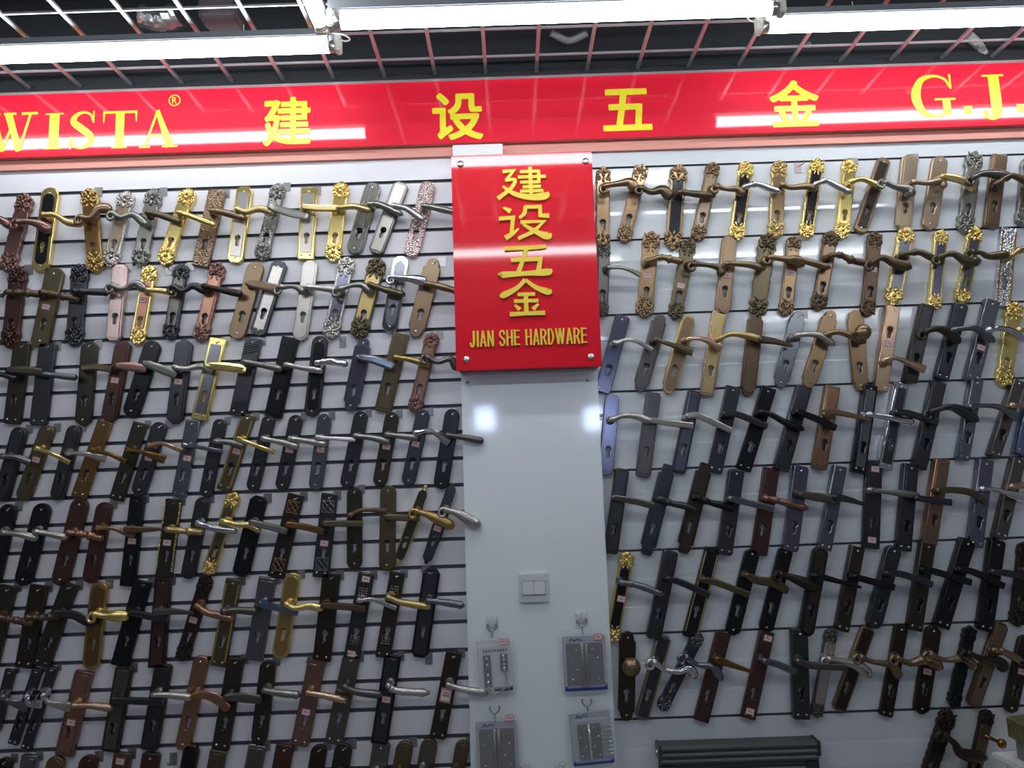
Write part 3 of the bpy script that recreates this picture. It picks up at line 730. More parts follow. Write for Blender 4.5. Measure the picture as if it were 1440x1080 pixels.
LI = {
 '建': [[(.13, .88, .09, 0), (.34, .9, .09), (.19, .62, .08)], [(.17, .62, .08), (.36, .62, .08), (.27, .36, .09), (.02, .08, .10)], [(.12, .44, .06), (.35, .2, .11), (.65, .09, .14), (.93, .12, .17), (1.0, .22, .04)],
       [(.46, .86, .075), (.84, .86, .075)], [(.42, .70, .075), (.96, .70, .075)], [(.46, .54, .075), (.84, .54, .075)], [(.82, .89, .085), (.82, .51, .085)], [(.5, .40, .075), (.86, .40, .075)], [(.45, .27, .075), (.9, .27, .075)], [(.66, .99, .09), (.66, .14, .09)]],
 '设': [[(.10, .94, .05), (.24, .82, .12)], [(.01, .62, .09, 0), (.28, .64, .09), (.24, .2, .09)], [(.12, .06, .12), (.24, .16, .10), (.38, .32, .04)],
       [(.52, .94, .09), (.50, .76, .09), (.40, .62, .06)], [(.5, .93, .085, 0), (.80, .93, .085), (.80, .68, .085), (.97, .66, .11)], [(.42, .50, .085, 0), (.86, .50, .085), (.66, .22, .09), (.36, .03, .08)], [(.46, .44, .06), (.72, .2, .11), (.92, .08, .17), (1.0, .14, .04)]],
 '五': [[(.10, .91, .10), (.35, .92, .10), (.65, .92, .10), (.90, .94, .09)], [(.52, .9, .11), (.44, .5, .10), (.34, .1, .11)], [(.22, .54, .10, 0), (.78, .55, .10), (.73, .1, .12)], [(.0, .04, .08), (.06, .08, .15), (.5, .10, .11), (.9, .12, .17), (1.0, .2, .04)]],
 '金': [[(.5, .98, .09), (.34, .76, .10), (.08, .58, .14), (.0, .56, .05)], [(.5, .97, .08), (.70, .76, .10), (.93, .63, .15), (1.0, .68, .04)], [(.34, .58, .08), (.68, .58, .08)], [(.27, .40, .08), (.74, .40, .08)], [(.5, .6, .10), (.5, .08, .10)], [(.28, .30, .05), (.38, .17, .10)], [(.74, .31, .05), (.63, .17, .10)], [(.18, .05, .10), (.5, .06, .09), (.86, .06, .10)]],
}
for ch, bx_ in (('建', (698, 235, 771, 282)), ('设', (701, 288, 775, 337)), ('五', (702.5, 345, 776, 389)), ('金', (703, 392, 776, 444))):
    x0, x1, z0, z1 = px_box(*bx_, SG_Y - .006)
    sg_part(stroke_glyph('lettering', LI[ch], x0, x1, z0, z1, SG_Y, .008, M_SIGNGOLD, sg))
SANS = {'J': [[(.75, 1, .24), (.75, .25, .24), (.6, .06, .2), (.35, .06, .2), (.15, .28, .2)]], 'I': [[(.5, 0, .5), (.5, 1, .5)]], 'A': [[(.1, 0, .2), (.5, 1, .2)], [(.9, 0, .2), (.5, 1, .2)], [(.22, .27, .14), (.78, .27, .14)]],
 'N': [[(.12, 0, .2), (.12, 1, .2)], [(.88, 0, .2), (.88, 1, .2)], [(.14, .97, .2), (.86, .03, .2)]], 'S': [[(.88, .72, .2), (.72, .93, .18), (.35, .93, .18), (.13, .74, .2), (.4, .54, .2), (.75, .42, .2), (.87, .24, .2), (.65, .07, .18), (.3, .07, .18), (.1, .28, .2)]],
 'H': [[(.12, 0, .21), (.12, 1, .21)], [(.88, 0, .21), (.88, 1, .21)], [(.12, .52, .15), (.88, .52, .15)]], 'E': [[(.14, 0, .21), (.14, 1, .21)], [(.14, .93, .14), (.95, .93, .14)], [(.14, .52, .14), (.88, .52, .14)], [(.14, .07, .14), (.97, .07, .14)]],
 'R': [[(.13, 0, .21), (.13, 1, .21)], [(.13, .93, .14), (.6, .93, .14), (.86, .74, .2), (.6, .5, .14), (.13, .5, .14)], [(.5, .5, .2), (.9, 0, .2)]], 'D': [[(.13, 0, .21), (.13, 1, .21)], [(.13, .93, .14), (.55, .93, .15), (.86, .5, .21), (.55, .07, .15), (.13, .07, .14)]],
 'W': [[(.06, 1, .15), (.28, 0, .15)], [(.28, 0, .15), (.5, 1, .15)], [(.5, 1, .15), (.72, 0, .15)], [(.72, 0, .15), (.94, 1, .15)]]}
x0, x1, z0, z1 = px_box(659, 463, 827, 485.5, SG_Y - .004)
adv = {'I': .45, 'W': 1.45, ' ': .55}
word = 'JIAN SHE HARDWARE'; tot_ = sum(adv.get(c, 1) for c in word); xx = x0
for c in word:
    wd = (x1 - x0) * adv.get(c, 1) / tot_
    if c != ' ': sg_part(stroke_glyph('lettering', SANS[c], xx + wd * .08, xx + wd * .90, z0, z1, SG_Y, .006, M_SIGNGOLD, sg, curve=c in 'JSRD', ws_=wd * (1.2 if c not in 'IW' else (1.2 if c == 'I' else 1.1))))
    xx += wd

# ------------------------------------------------------------------ light switch
PY = -.03
q = px_box(730, 805, 771, 847, PY); sw = empty('light_switch', ((q[0] + q[1]) / 2, PY, (q[2] + q[3]) / 2)); tag(sw, 'white double rocker light switch on the white pillar', 'light switch')
hw_, hh_ = (q[1] - q[0]) / 2, (q[3] - q[2]) / 2
boxo('switch_plate', -hw_, hw_, -.010, -.0002, -hh_, hh_, M_SWITCH, sw, .003)
boxo('rocker_frame', -hw_ * .82, hw_ * .82, -.0125, -.009, -hh_ * .5, hh_ * .52, mat('switch_grey', (.45, .46, .47), .4), sw, .001)
for s in (-1, 1):
    bm = bmesh.new(); box(bm, s * hw_ * .40 - hw_ * .375, s * hw_ * .40 + hw_ * .375, -.016, -.012, -hh_ * .44, hh_ * .46, .0015)
    for v in bm.verts:
        if v.co.z > 0 and v.co.y < -.013: v.co.y += .0022
    obj('rocker', bm, M_SWITCH, sw)

# ------------------------------------------------------------------ hooks and blister packs on the pillar
def adhesive_hook(px, py, label, big=True, base_m=None):
    q = at(px, py, PY); h = empty('adhesive_hook', (q.x, PY, q.z)); tag(h, label, 'hook', 'adhesive hooks on the pillar')
    m = q and (q - CAM).dot(_fwd) / FPX
    if big:
        bm = bmesh.new(); box(bm, -8 * m, 8 * m, -.005, -.0002, -9 * m, 7.5 * m, .003); obj('base_plate', bm, M_SWITCH, h)
        bm = bmesh.new()
        for s in (-1, 1): box(bm, s * 4.5 * m - 2.2 * m, s * 4.5 * m + 2.2 * m, -.009, -.004, -4 * m, 4 * m, .001)
        obj('clip_rim', bm, M_SWITCH, h)
    pts = [(-6 * m, -.009, -3 * m), (-6.5 * m, -.011, -8 * m), (0, -.013, -13.5 * m), (6.5 * m, -.011, -8 * m), (6 * m, -.009, -3 * m)]
    bm = bmesh.new(); sweep(bm, smooth_path(pts, 24), [(.0022, .0022)] * 24, n=8); obj('wire_loop', bm, M_HOOK, h, smooth=True)
    bm = bmesh.new(); sweep(bm, smooth_path([(0, -.013, -13 * m), (0, -.014, -19 * m), (0, -.020, -22 * m)], 8), [(.0018, .0018)] * 8, n=8); obj('wire_stem', bm, M_HOOK, h, smooth=True)
    return h
adhesive_hook(691.5, 873, 'white adhesive hook carrying the door chain pack'); adhesive_hook(817.5, 866.5, 'white adhesive hook carrying the upper hinge pack beside gold handle')
adhesive_hook(695.5, 988, 'wire hook between the chain pack and hinge pack below', False); adhesive_hook(824.5, 978, 'wire hook between the two stacked hinge packs', False)
adhesive_hook(738, 1078, 'white hook base low on the pillar, beside pack with pink sticker', True); adhesive_hook(787, 1077, 'white hook base low on the pillar, beside the tilted hinge pack', True)
def pack(px0, py0, px1, py1, rot, label, card_m, kind, blue=True, stick=None, Y=-.046):
    x0, x1, z0, z1 = px_box(px0, py0, px1, py1, Y)
    w, h = x1 - x0, z1 - z0
    p = empty('blister_pack', ((x0 + x1) / 2, Y, z1)); p.rotation_euler = (0, math.radians(rot), 0); tag(p, label, 'hardware pack', 'blister packs on the pillar')
    hole = arc(0, -.012, .004, 0, 330, 10)
    rr = outline('rrect', w / 2, h)
    flat('backing_sheet', rr, [hole], -.002, -.0012, .0003, M_CLEAR, p)
    cw = w * .44
    flat('card', outline('rect', cw, h * .84), [], -.001, 0, .0002, card_m, p).location = (0, 0, -h * .12)
    if blue:
        bm = bmesh.new(); v = [bm.verts.new(c) for c in ((-cw * .97, -.0014, -h * .95), (cw * .97, -.0014, -h * .95), (cw * .97, -.0014, -h * .84), (cw * .3, -.0014, -h * .90), (-cw * .3, -.0014, -h * .875), (-cw * .97, -.0014, -h * .885))]
        bm.faces.new(v); g = bmesh.ops.extrude_face_region(bm, geom=bm.faces[:])
        for e in g['geom']:
            if isinstance(e, bmesh.types.BMVert): e.co.y += .0006
        obj('blue_band', bm, M_BLUE, p)
    # clear dome over the goods
    bm = bmesh.new(); box(bm, -w * .42, w * .42, -.016, -.0016, -h * .90, -h * .20, .005); obj('clear_dome', bm, M_CLEAR, p)
    if kind == 'hinge':
        hh = (h * .66); top = -h * .22
        for s in (-1, 1):
            xa, xb = (s * w * .055, s * w * .37)
            lf = flat('hinge_leaf', [(min(xa, xb), top), (max(xa, xb), top), (max(xa, xb), top - hh), (min(xa, xb), top - hh)], [arc((xa + xb) / 2 + s * w * (.05 if i % 2 else -.05), top - hh * f, .0028, 0, 330, 8) for i, f in enumerate((.16, .36, .62, .84))], .003, .006, .0006, M_HINGE, p)
            for i, f in enumerate((.16, .36, .62, .84)):
                sc_ = bpy.data.objects.new('screw', SCREW); col.objects.link(sc_); sc_.parent = p; sc_.location = ((xa + xb) / 2 + s * w * (.05 if i % 2 else -.05), -.0055, top - hh * f); sc_.scale = (.8, .8, .8)
        for k, xk in enumerate((-w * .045, w * .045)):
            bm = bmesh.new(); lathe(bm, [(0, .005), (hh, .005)], axis=Vector((0, 0, -1)), origin=Vector((xk, -.0075, top)), n=14); obj('hinge_barrel', bm, M_HINGE, p, smooth=True)
    elif kind == 'butt':
        hh = h * .56; top = -h * .30
        for s in (-1, 1):
            xa, xb = (s * w * .02, s * w * .24); dx = -w * .04
            flat('hinge_leaf', [(min(xa, xb) + dx, top), (max(xa, xb) + dx, top), (max(xa, xb) + dx, top - hh), (min(xa, xb) + dx, top - hh)], [], .003, .006, .0006, M_HINGE, p)
            for i, f in enumerate((.1, .36, .64, .9)):
                sc_ = bpy.data.objects.new('screw', SCREW); col.objects.link(sc_); sc_.parent = p; sc_.location = ((xa + xb) / 2 + dx + s * w * (.06 if i % 2 else -.04), -.0059, top - hh * f); sc_.scale = (.8, .8, .8)
        bm = bmesh.new(); lathe(bm, [(0, .004), (hh, .004)], axis=Vector((0, 0, -1)), origin=Vector((-w * .04, -.0075, top)), n=14); obj('hinge_barrel', bm, M_STEEL, p, smooth=True)
        for k in range(8):
            z = top - hh * (.08 + .115 * k); bm = bmesh.new(); lathe(bm, [(0, .0030), (.002, .0032), (.003, .0018), (w * .20, .0014), (w * .22, .0003)], axis=Vector((1, 0, 0)), origin=Vector((w * .23, -.006, z)), n=8); obj('wood_screw', bm, M_STEEL, p, smooth=True)
    else:   # door chain
        for xk, za, zb in ((-w * .2, -.36, -.86), (w * .24, -.36, -.62)):
            flat('chain_plate', [(xk - w * .085, h * za), (xk + w * .085, h * za), (xk + w * .085, h * zb), (xk - w * .085, h * zb)], [], .002, .007, .0012, M_HINGE, p)
            for f in (.1, .3, .62, .85):
                sc_ = bpy.data.objects.new('screw', SCREW); col.objects.link(sc_); sc_.parent = p; sc_.location = (xk, -.0068, h * (za + (zb - za) * f)); sc_.scale = (1.2, 1, 1.2)
        path = smooth_path([(w * .24, -.008, -h * .62), (w * .27, -.008, -h * .78), (w * .12, -.009, -h * .94), (-w * .12, -.009, -h * .95), (-w * .2, -.008, -h * .82)], 22)
        for k in range(0, 21):
            a, b = Vector(path[k]), Vector(path[k + 1]); d = (b - a); u = d.normalized(); n_ = Vector((0, -1, 0)) if k % 2 else u.cross(Vector((0, -1, 0))); c_ = (a + b) / 2
            pp = [c_ + u * (.0052 * math.cos(t)) + n_ * (.0028 * math.sin(t)) for t in [2 * PI * i / 10 for i in range(11)]]
            bm = bmesh.new(); sweep(bm, pp, [(.0009, .0009)] * 11, n=5, side=u.cross(n_)); obj('chain_link', bm, M_STEEL, p, smooth=True)
        bm = bmesh.new()
        for k in range(9): box(bm, -w * .30 + k * w * .075, -w * .30 + k * w * .075 + w * .05, -.0012, -.0002, -h * .315, -h * .275)
        obj('card_lettering', bm, mat('ink_dark', (.05, .05, .05), .6), p)
        bm = bmesh.new(); box(bm, -w * .06, w * .42, -.0013, -.0003, -h * .94, -h * .875); obj('dark_strip', bm, mat('ink_brown', (.08, .06, .04), .6), p)
    if blue and kind != 'chain':
        bm = bmesh.new(); sweep(bm, smooth_path([(-w * .3, -.0012, -h * .2), (-w * .24, -.0012, -h * .155), (-w * .2, -.0012, -h * .195), (-w * .12, -.0012, -h * .16), (-w * .04, -.0012, -h * .19)], 24), [(.0012, .0004)] * 24, n=6); obj('card_lettering', bm, M_BLUE, p)
    if stick: sticker(p, stick[0] * w, stick[1] * h, .0022 if kind != 'chain' else .0022)
    return p
pack(667, 889, 721, 977, -2.5, 'blister pack with a door chain on the white pillar', M_CARDW, 'chain', False, (.26, -.16))
pack(787, 883, 856, 975, -1, 'upper hinge pack with blue band under white hook', M_CARD, 'hinge', True, (.30, -.145))
pack(665, 1003, 731, 1096, -1.5, 'grey hinge pack hanging below the door chain pack', M_CARD, 'hinge', True, (.30, -.08))
pack(796, 991, 862, 1079, -3.5, 'tilted hinge pack with a row of screws', M_CARD, 'butt', True)

# ------------------------------------------------------------------ things at the foot of the glossy wall
x0, x1, z0, z1 = px_box(930, 1046, 1152, 1100, -.05); z0 -= .10
sh = empty('shutter_sample', ((x0 + x1) / 2, -.001, z1)); tag(sh, 'dark green-grey slatted shutter sample below the glossy wall handles', 'shutter')
M_SHUT = mat('shutter_greygreen', (.07, .085, .085), .35, .5)
w = (x1 - x0) / 2
bm = bmesh.new()
prof = [(0, -.002), (0, -.045)]
zz = 0
for k in range(3): prof += [(zz - .008, -.052), (zz - .014, -.052), (zz - .016, -.047)]; zz -= .016
prof += [(zz, -.040)]
while zz > -(z1 - z0): prof += [(zz - .006, -.043), (zz - .012, -.043), (zz - .013, -.038)]; zz -= .014
prof += [(zz, -.038), (zz, -.002)]
va = [bm.verts.new((-w, y, z)) for z, y in prof]; vb = [bm.verts.new((w, y, z)) for z, y in prof]
for k in range(len(prof)): bm.faces.new((va[k], vb[k], vb[(k + 1) % len(prof)], va[(k + 1) % len(prof)]))
bm.faces.new(va[::-1]); bm.faces.new(vb)
obj('slat_curtain', bm, M_SHUT, sh)
for s in (-1, 1):
    bm = bmesh.new(); box(bm, s * (w + .002) - .004, s * (w + .002) + .004, -.056, -.001, -.036, .003, .002); obj('end_cap', bm, M_SHUT, sh)
    bm = bmesh.new(); lathe(bm, [(0, .006), (.004, .006), (.006, .003)], axis=Vector((s, 0, 0)), origin=Vector((s * (w + .006), -.04, -.016)), n=12); obj('roller_pin', bm, M_STEEL, sh, smooth=True)
    boxo('guide_block', min(s * w, s * (w - .032)), max(s * w, s * (w - .032)), -.050, -.02, -.075, -.05, mat('guide_black', (.03, .035, .035), .4), sh)
# counter with a few boxes on it
CT = .62
ctr = struct(boxo('trim_counter', 1.22, 2.3, -.60, -.001, CT - .04, CT, M_WHITE))
def slab(name, corners, z0, z1, m, label, cat):
    bm = bmesh.new(); lo = [bm.verts.new((x, y, z0)) for x, y in corners]; hi = [bm.verts.new((x, y, z1)) for x, y in corners]
    n = len(corners); bm.faces.new(lo[::-1]); bm.faces.new(hi)
    for k in range(n): bm.faces.new((lo[k], lo[(k + 1) % n], hi[(k + 1) % n], hi[k]))
    return tag(obj(name, bm, m), label, cat)
ZT = .862
P0, P1, P2 = at_z(1395, 1058, ZT), at_z(1426, 1056, ZT), at_z(1440, 1079.5, ZT)
def quad(a, b, c, la, lb):
    u, v = (b - a).normalized() * la, (c - a).normalized() * lb
    return [tuple((a + k)[:2]) for k in (Vector(), v, u + v, u)]
sh_ = Vector((.004, .002, 0))
slab('display_sheet', quad(P0 + sh_, P1 + sh_, P2 + sh_, .34, .34), ZT - .019, ZT - .011, M_WHITE, 'white flat panel, lower of two on the counter', 'panel')
slab('display_sheet', quad(P0, P1, P2, .34, .34), ZT - .0105, ZT, M_WHITE, 'white flat panel, upper of two on the counter', 'panel')
sh_ = Vector((.03, 0, 0))
slab('dark_carton', quad(P0 + sh_, P1 + sh_, P2 + sh_, .28, .26), CT, ZT - .0195, mat('carton_dark', (.05, .05, .05), .6), 'dark carton under the two white panels on the counter', 'carton')
q0, q1, q2 = at_z(1431, 1066, ZT), at_z(1459, 1060, ZT), at_z(1452, 1079, ZT)
slab('grey_carton', quad(q0, q1, q2, .26, .12), ZT + .0005, ZT + .042, mat('carton_grey', (.20, .20, .20), .6), 'grey carton on the white panels by the bottom handles', 'carton')
sh_ = Vector((-.008, .012, 0))
slab('gold_carton', quad(q0 + sh_, q1 + sh_, q2 + sh_, .26, .10), ZT + .0425, ZT + .083, mat('carton_gold', (.22, .175, .06), .35, .5, mottled=.8, bump='voronoi', bscale=120, bstr=1.0), 'gold patterned carton on top of the grey carton', 'carton')
# empty hooks waiting for goods
for px, py, lb in ((237, 379, 'empty steel hook plate on the grooved wall between first and second rows'), (482, 481, 'empty steel hook plate below the violet-reflecting nickel handle'), (603, 926, 'empty steel hook plate below the sixth row beside the pillar'), (244, 1067, 'empty steel hook plate below the copper curved lever'), (1122, 236, 'empty pink-tinged hook plate at the top of the glossy wall')):
    q = at(px, py, -.001); hk = empty('display_hook', (q.x, -.001, q.z)); tag(hk, lb, 'hook', 'display hooks on the slat walls')
    boxo('mount_plate', -.010, .010, -.0012, 0, -.016, .016, M_HOOK if px != 1122 else mat('hook_pink', (.55, .45, .45), .4), hk)
    bm = bmesh.new(); sweep(bm, smooth_path([(0, -.001, .004), (.001, -.02, 0), (.003, -.04, -.003), (.003, -.045, .006)], 10), [(.0016, .0016)] * 10, n=6); obj('wire_prong', bm, M_HOOK, hk, smooth=True)

# ------------------------------------------------------------------ the handles, row by row
# (crop, top x, top y, bottom x, bottom y, width, shape, finish, inlay, lever points, lever style, lever finish, flags, stickers, lever radius factor)
S = lambda *a: [tuple(a[k:k + 2]) for k in range(0, len(a), 2)]
GROOVED = {
'top': [
 ('A',-120,170,-190,620,95,'scroll','rcop','',[-130,330,-60,300,0,325,70,372],'scroll','rcop','k'),
 ('A',155,180,40,632,100,'baroque','rcop','',[95,340,170,340,240,360,300,395],'thick','rcop','k'),
 ('A',300,145,235,628,102,'round','gold','blk',[245,300,320,300,400,345,490,352],'swan','brass',''),
 ('A',520,150,560,635,105,'scroll','agold','+amb',[465,312,530,318,580,265,655,265],'thick','brz','h'),
 ('A',745,165,640,602,100,'scroll','nick','champ',[660,290,710,315,780,300,860,365],'scroll','pew',''),
 ('A',905,150,810,600,98,'baroque','pew','',[860,285,950,305,1060,345],'ferrule','olv','h'),
 ('A',1110,150,955,590,98,'scroll','gold','+gold',[1045,285,1150,320,1260,365],'round','gold',''),
 ('A',1270,160,1170,598,100,'rect','brz','',['X',297,296,315,299,347,308],'ferrule','brz','vh'),
 ('B',145,140,85,577,95,'cham','gold','nick',[95,265,150,285,230,265,310,290],'swan','brass',''),
 ('B',345,120,235,562,92,'scroll','pew','',[290,255,400,285,510,310],'paddle','pew','vh'),
 ('B',520,145,500,557,98,'rect','gold','nick',[485,255,580,262,690,262],'bar','brass','h'),
 ('B',710,110,655,570,98,'scroll','gold','+gold',[690,258,780,250,880,275],'swan','brass',''),
 ('B',900,115,775,525,95,'round','pew','',[870,235,930,240,1065,300],'ferrule','pew','e'),
 ('B',1060,115,905,522,92,'cham','wgr','+pew',[1010,245,1090,265,1190,335],'swan','nick',''),
 ('B',1220,108,1110,542,92,'round','rose','',[1185,245,1270,262,1390,290],'ferrule','pew','v'),
],
'second': [
 ('A',-110,610,-170,1060,100,'scroll','gun','',[-150,740,-60,745,25,768],'rings','pew','k'),
 ('A',110,605,55,1075,110,'scroll','red','+red',[40,750,140,755,240,765],'rings','brn','h'),
 ('A',325,615,230,1070,108,'cham','olv','',[240,750,340,770,460,795],'rings','brn','',S(270,838)),
 ('A',470,595,430,1065,108,'scroll','gun','+gun',[430,745,530,750,640,755],'ferrule','gun','h'),
 ('A',705,595,665,1032,90,'cham','rose','+rose',[650,712,720,732,790,700,855,740],'scroll','pew','h'),
 ('A',880,600,800,1055,95,'scroll','gold','cop',[865,738,950,745,1030,762],'round','gold','',S(838,800)),
 ('A',1065,590,990,1027,92,'scroll','gun','wgr',[1015,720,1070,745,1130,715,1210,750],'scroll','gun','h'),
 ('A',1280,580,1165,1040,97,'baroque','rcop','cop',['X',286,402,312,408,341,414],'swan','dbrn',''),
 ('B',215,580,90,1022,100,'round','brz','',[160,700,250,715,340,735],'paddle','brz','c'),
 ('B',350,575,215,1000,95,'cham','gun','nick',[350,722,420,718,460,730,490,755],'scroll','pew',''),
 ('B',530,570,465,1032,92,'round','nick','+nick',[500,720,600,730,710,745],'swan','nick','c'),
 ('B',745,550,640,1018,105,'scroll','nick','vio',[690,735,770,712,830,712,880,755],'scroll','pew',''),
 ('B',925,555,800,1022,112,'scroll','olv','+brass',[870,705,970,740,1080,768],'ferrule','olv',''),
 ('B',1060,543,985,982,95,'round','chr','stl',[1005,662,1110,672,1210,692],'thick','chr',''),
 ('B',1250,560,1135,1012,102,'notch','brz','',[1200,700,1280,718,1400,750],'ferrule','brz','ch'),
],
'third': [
 ('C',-110,110,-160,560,95,'rrect','blk','',[-60,270,30,280,100,302],'swan','gun','k'),
 ('C',130,95,70,562,98,'rrect','dol','',[45,250,140,255,245,265],'paddle','dol','h'),
 ('C',280,98,225,570,100,'rrect','gun','',[255,275,350,285,450,296],'round','stl','kh'),
 ('C',525,88,485,572,95,'arch','dol','',[480,240,560,235,655,248],'bar','olv','h'),
 ('C',725,85,635,550,95,'arch','red','+red',[685,225,760,232,855,245],'paddle','rcop','',S(675,312)),
 ('C',900,85,760,520,102,'round','blk','',[845,210,940,245,1030,282],'paddle','pew','c'),
 ('C',1080,75,1020,562,102,'arch','gun','+gun',[1020,235,1080,245,1180,230,1240,262],'swan','nick','',S(1045,320)),
 ('C',1275,70,1165,538,97,'rect','gold','stl',['X',290,513,315,516,346,520],'paddle','gold','h'),
 ('D',145,65,55,482,92,'rect','gun','',[95,190,190,208,300,232],'round','pew','khz'),
 ('D',345,60,250,490,97,'rect','blk','+blk',[320,205,420,225,520,240],'round','nick',''),
 ('D',510,52,460,487,87,'round','gun','blk',[490,195,560,188,660,205],'ferrule','chr','h'),
 ('D',750,62,670,458,92,'notch','vio','vio',[715,165,810,182,910,220],'paddle','stl',''),
 ('D',950,38,850,458,92,'rect','olv','+olv',[920,165,1010,180,1105,212],'round','agold','h'),
 ('D',1125,32,1020,467,83,'scroll','rcop','cop',[1090,162,1150,192,1220,175,1260,235],'scroll','wgr','h'),
],
'fourth': [
 ('C',-60,600,-170,1010,92,'round','gun','',[-120,770,-30,780,55,797],'knob','wgr','k'),
 ('C',120,588,5,1012,92,'round','dol','+gun',[10,755,100,760,185,797],'swan','stl','h'),
 ('C',285,578,130,1007,90,'round','olv','+olv',[215,710,310,742,405,792],'blade','gold','h',S(215,775)),
 ('C',440,578,330,1008,85,'round','gun','+gun',[395,735,500,742,620,768],'flare','nick','h'),
 ('C',615,553,460,992,88,'rect','amb','',[540,720,640,742,740,788],'blade','amb',''),
 ('C',820,562,680,1007,84,'rect','dol','',[745,715,850,735,965,775],'flare','amb','h'),
 ('C',940,560,805,978,92,'round','gun','',[870,690,950,680,1065,722],'blade','rgold','h',S(870,765)),
 ('C',1130,548,1045,987,84,'rect','stl','',[1075,690,1180,705,1300,727],'blade','stl','h',S(1095,766)),
 ('C',1290,540,1200,988,78,'round','gun','',['X',303,621,322,622,345,627],'round','pew','h'),
 ('D',115,482,-20,890,80,'rect','olv','',[60,612,140,642,258,686],'blade','gold','hg',S(50,680)),
 ('D',230,488,135,893,73,'round','gun','',[195,610,290,630,392,656],'swan','nick','h'),
 ('D',380,485,295,888,78,'round','gun','',[345,610,440,625,542,642],'round','nick','h',S(340,672)),
 ('D',535,478,480,888,78,'round','stl','',[490,605,590,610,700,617],'blade','nick','h',S(510,672)),
 ('D',735,463,650,877,78,'round','gun','',[700,595,800,608,890,630],'ridged','pew','h'),
 ('D',905,468,830,867,78,'round','dol','',[872,588,960,598,1045,607],'round','pew','h',S(870,655)),
 ('D',1075,455,985,863,78,'round','gun','',[1030,580,1120,570,1215,632],'flare','chr','h',S(1030,640)),
 ('D',1235,452,1165,882,84,'round','blk','',[1205,592,1300,605,1402,625],'round','wgr','h'),
],
'fifth': [
 ('E',55,125,-50,590,100,'round','blk','',[15,285,120,295,220,322],'ridged','nick','kh'),
 ('E',255,120,130,592,104,'round','blk','',[205,280,300,295,402,317],'round','nick','c'),
 ('E',475,92,345,592,104,'round','red','',[395,285,500,298,602,322],'rings','cop',''),
 ('E',615,113,525,578,95,'round','red','+red',[570,260,660,262,720,285,785,308],'blade','cop','h'),
 ('E',805,80,745,595,88,'rect','blk','+blk',[735,268,840,268,955,266],'wedge','brn','h',S(775,336)),
 ('E',1015,95,955,552,95,'rect','dol','+dol',[975,268,1080,278,1188,284],'rings','brass','bgh',S(980,345)),
 ('E',1190,83,1095,553,85,'round','gun','+gun',[1155,230,1250,262,1385,280],'swan','chr','h'),
 ('X',330,693,292,808,21,'scroll','gold','olv',[313,733,335,738,352,739,367,747],'swan','gold',''),
 ('F',175,112,70,542,95,'cham','blk','+blk',[130,250,230,275,328,302],'bar','pew','h'),
 ('F',375,102,265,550,90,'rect','dbrn','',[330,262,430,278,527,302],'bar','amb','hq'),
 ('F',560,97,510,548,90,'rect','gun','',[530,258,630,258,742,260],'bar','olv','hq',S(530,366)),
 ('F',695,62,695,503,83,'round','dol','',[670,215,720,187,790,183,872,190],'blade','brn','h'),
 ('F',880,52,872,513,87,'round','olv','',[870,222,960,226,1052,228],'bar','olv',''),
 ('F',1085,52,930,480,75,'leaf','gold','dol',[1030,190,1110,215,1242,277],'thick','agold',''),
 ('F',1235,42,1085,474,76,'leaf','dol','+gun',[1190,182,1260,202,1385,272],'thick','nick','',S(1150,285)),
],
'sixth': [
 ('E',50,600,-60,1060,98,'rect','dol','',[0,782,100,800,200,818],'bamboo','brn','h'),
 ('E',230,598,140,1072,104,'rect','dbrn','',[160,782,250,782,345,772],'bamboo','brn','h'),
 ('E',410,588,240,1062,100,'rect','dol','',[320,755,430,768,490,795,550,827],'paddle','gun','h'),
 ('E',585,578,530,1082,104,'round','agold','+amb',[545,762,600,770,660,772,757,777],'thick','gold','h'),
 ('E',835,573,700,1062,104,'rect','blk','+blk',[770,755,870,775,982,795],'bar','gun','h'),
 ('E',955,558,915,1072,98,'rect','dbrn','+red',[905,750,1010,748,1132,756],'wedge','wgr','h'),
 ('E',1210,543,1060,1032,90,'scroll','dbrn','',[1150,715,1210,755,1280,770,1375,797],'ferrule','cop','',S(1130,797)),
 ('X',329,815,307,936,22.5,'rect','olv','',[313,860,330,858,362,860],'round','wgr','gh'),
 ('F',220,557,145,1002,98,'rect','stl','+stl',[180,695,280,720,388,746],'bar','blu','h'),
 ('F',360,530,285,993,90,'round','gold','+agold',[320,700,370,722,450,710,525,727],'swan','gold','h'),
 ('F',570,533,515,1008,98,'rect','dbrn','',[525,705,640,712,752,724],'bar','brn','h'),
 ('F',760,533,680,993,88,'rect','gun','',[720,680,800,675,925,722],'blade','nick','ho',S(758,562,678,970)),
 ('F',930,527,850,988,84,'rect','dol','',[880,662,950,688,1112,716],'round','brass','ho'),
 ('F',1120,507,1050,985,95,'cham','blk','+gun',[1095,680,1190,690,1298,708],'ferrule','stl','hl'),
],
'seventh': [
 ('G',65,272,-30,640,62,'rect','gun','',[20,438,60,465,175,502],'flare','stl','kh'),
 ('G',230,268,80,722,62,'rect','gun','',[165,435,180,478,255,478],'flare','chr','h'),
 ('G',325,257,160,753,62,'rect','gun','',[265,430,310,475,437,502],'flare','nick','h'),
 ('G',520,283,395,793,112,'rect','rcop','+cop',[440,490,560,490,695,507],'round','rgold','b',S(440,592)),
 ('G',765,253,675,768,108,'rrect','dol','+wgr',[700,455,850,462,1002,467],'bar','gun','h'),
 ('G',1005,240,915,758,108,'rrect','dol','+gun',[940,425,1040,425,1182,442],'round','nick',''),
 ('G',1240,190,1120,757,95,'cham','cop','',[1190,425,1270,425,1340,455,1402,515],'paddle','cop',''),
 ('X',332,926,310,1053,24,'rect','dol','',[318,980,342,981,368,984],'paddle','wgr','h'),
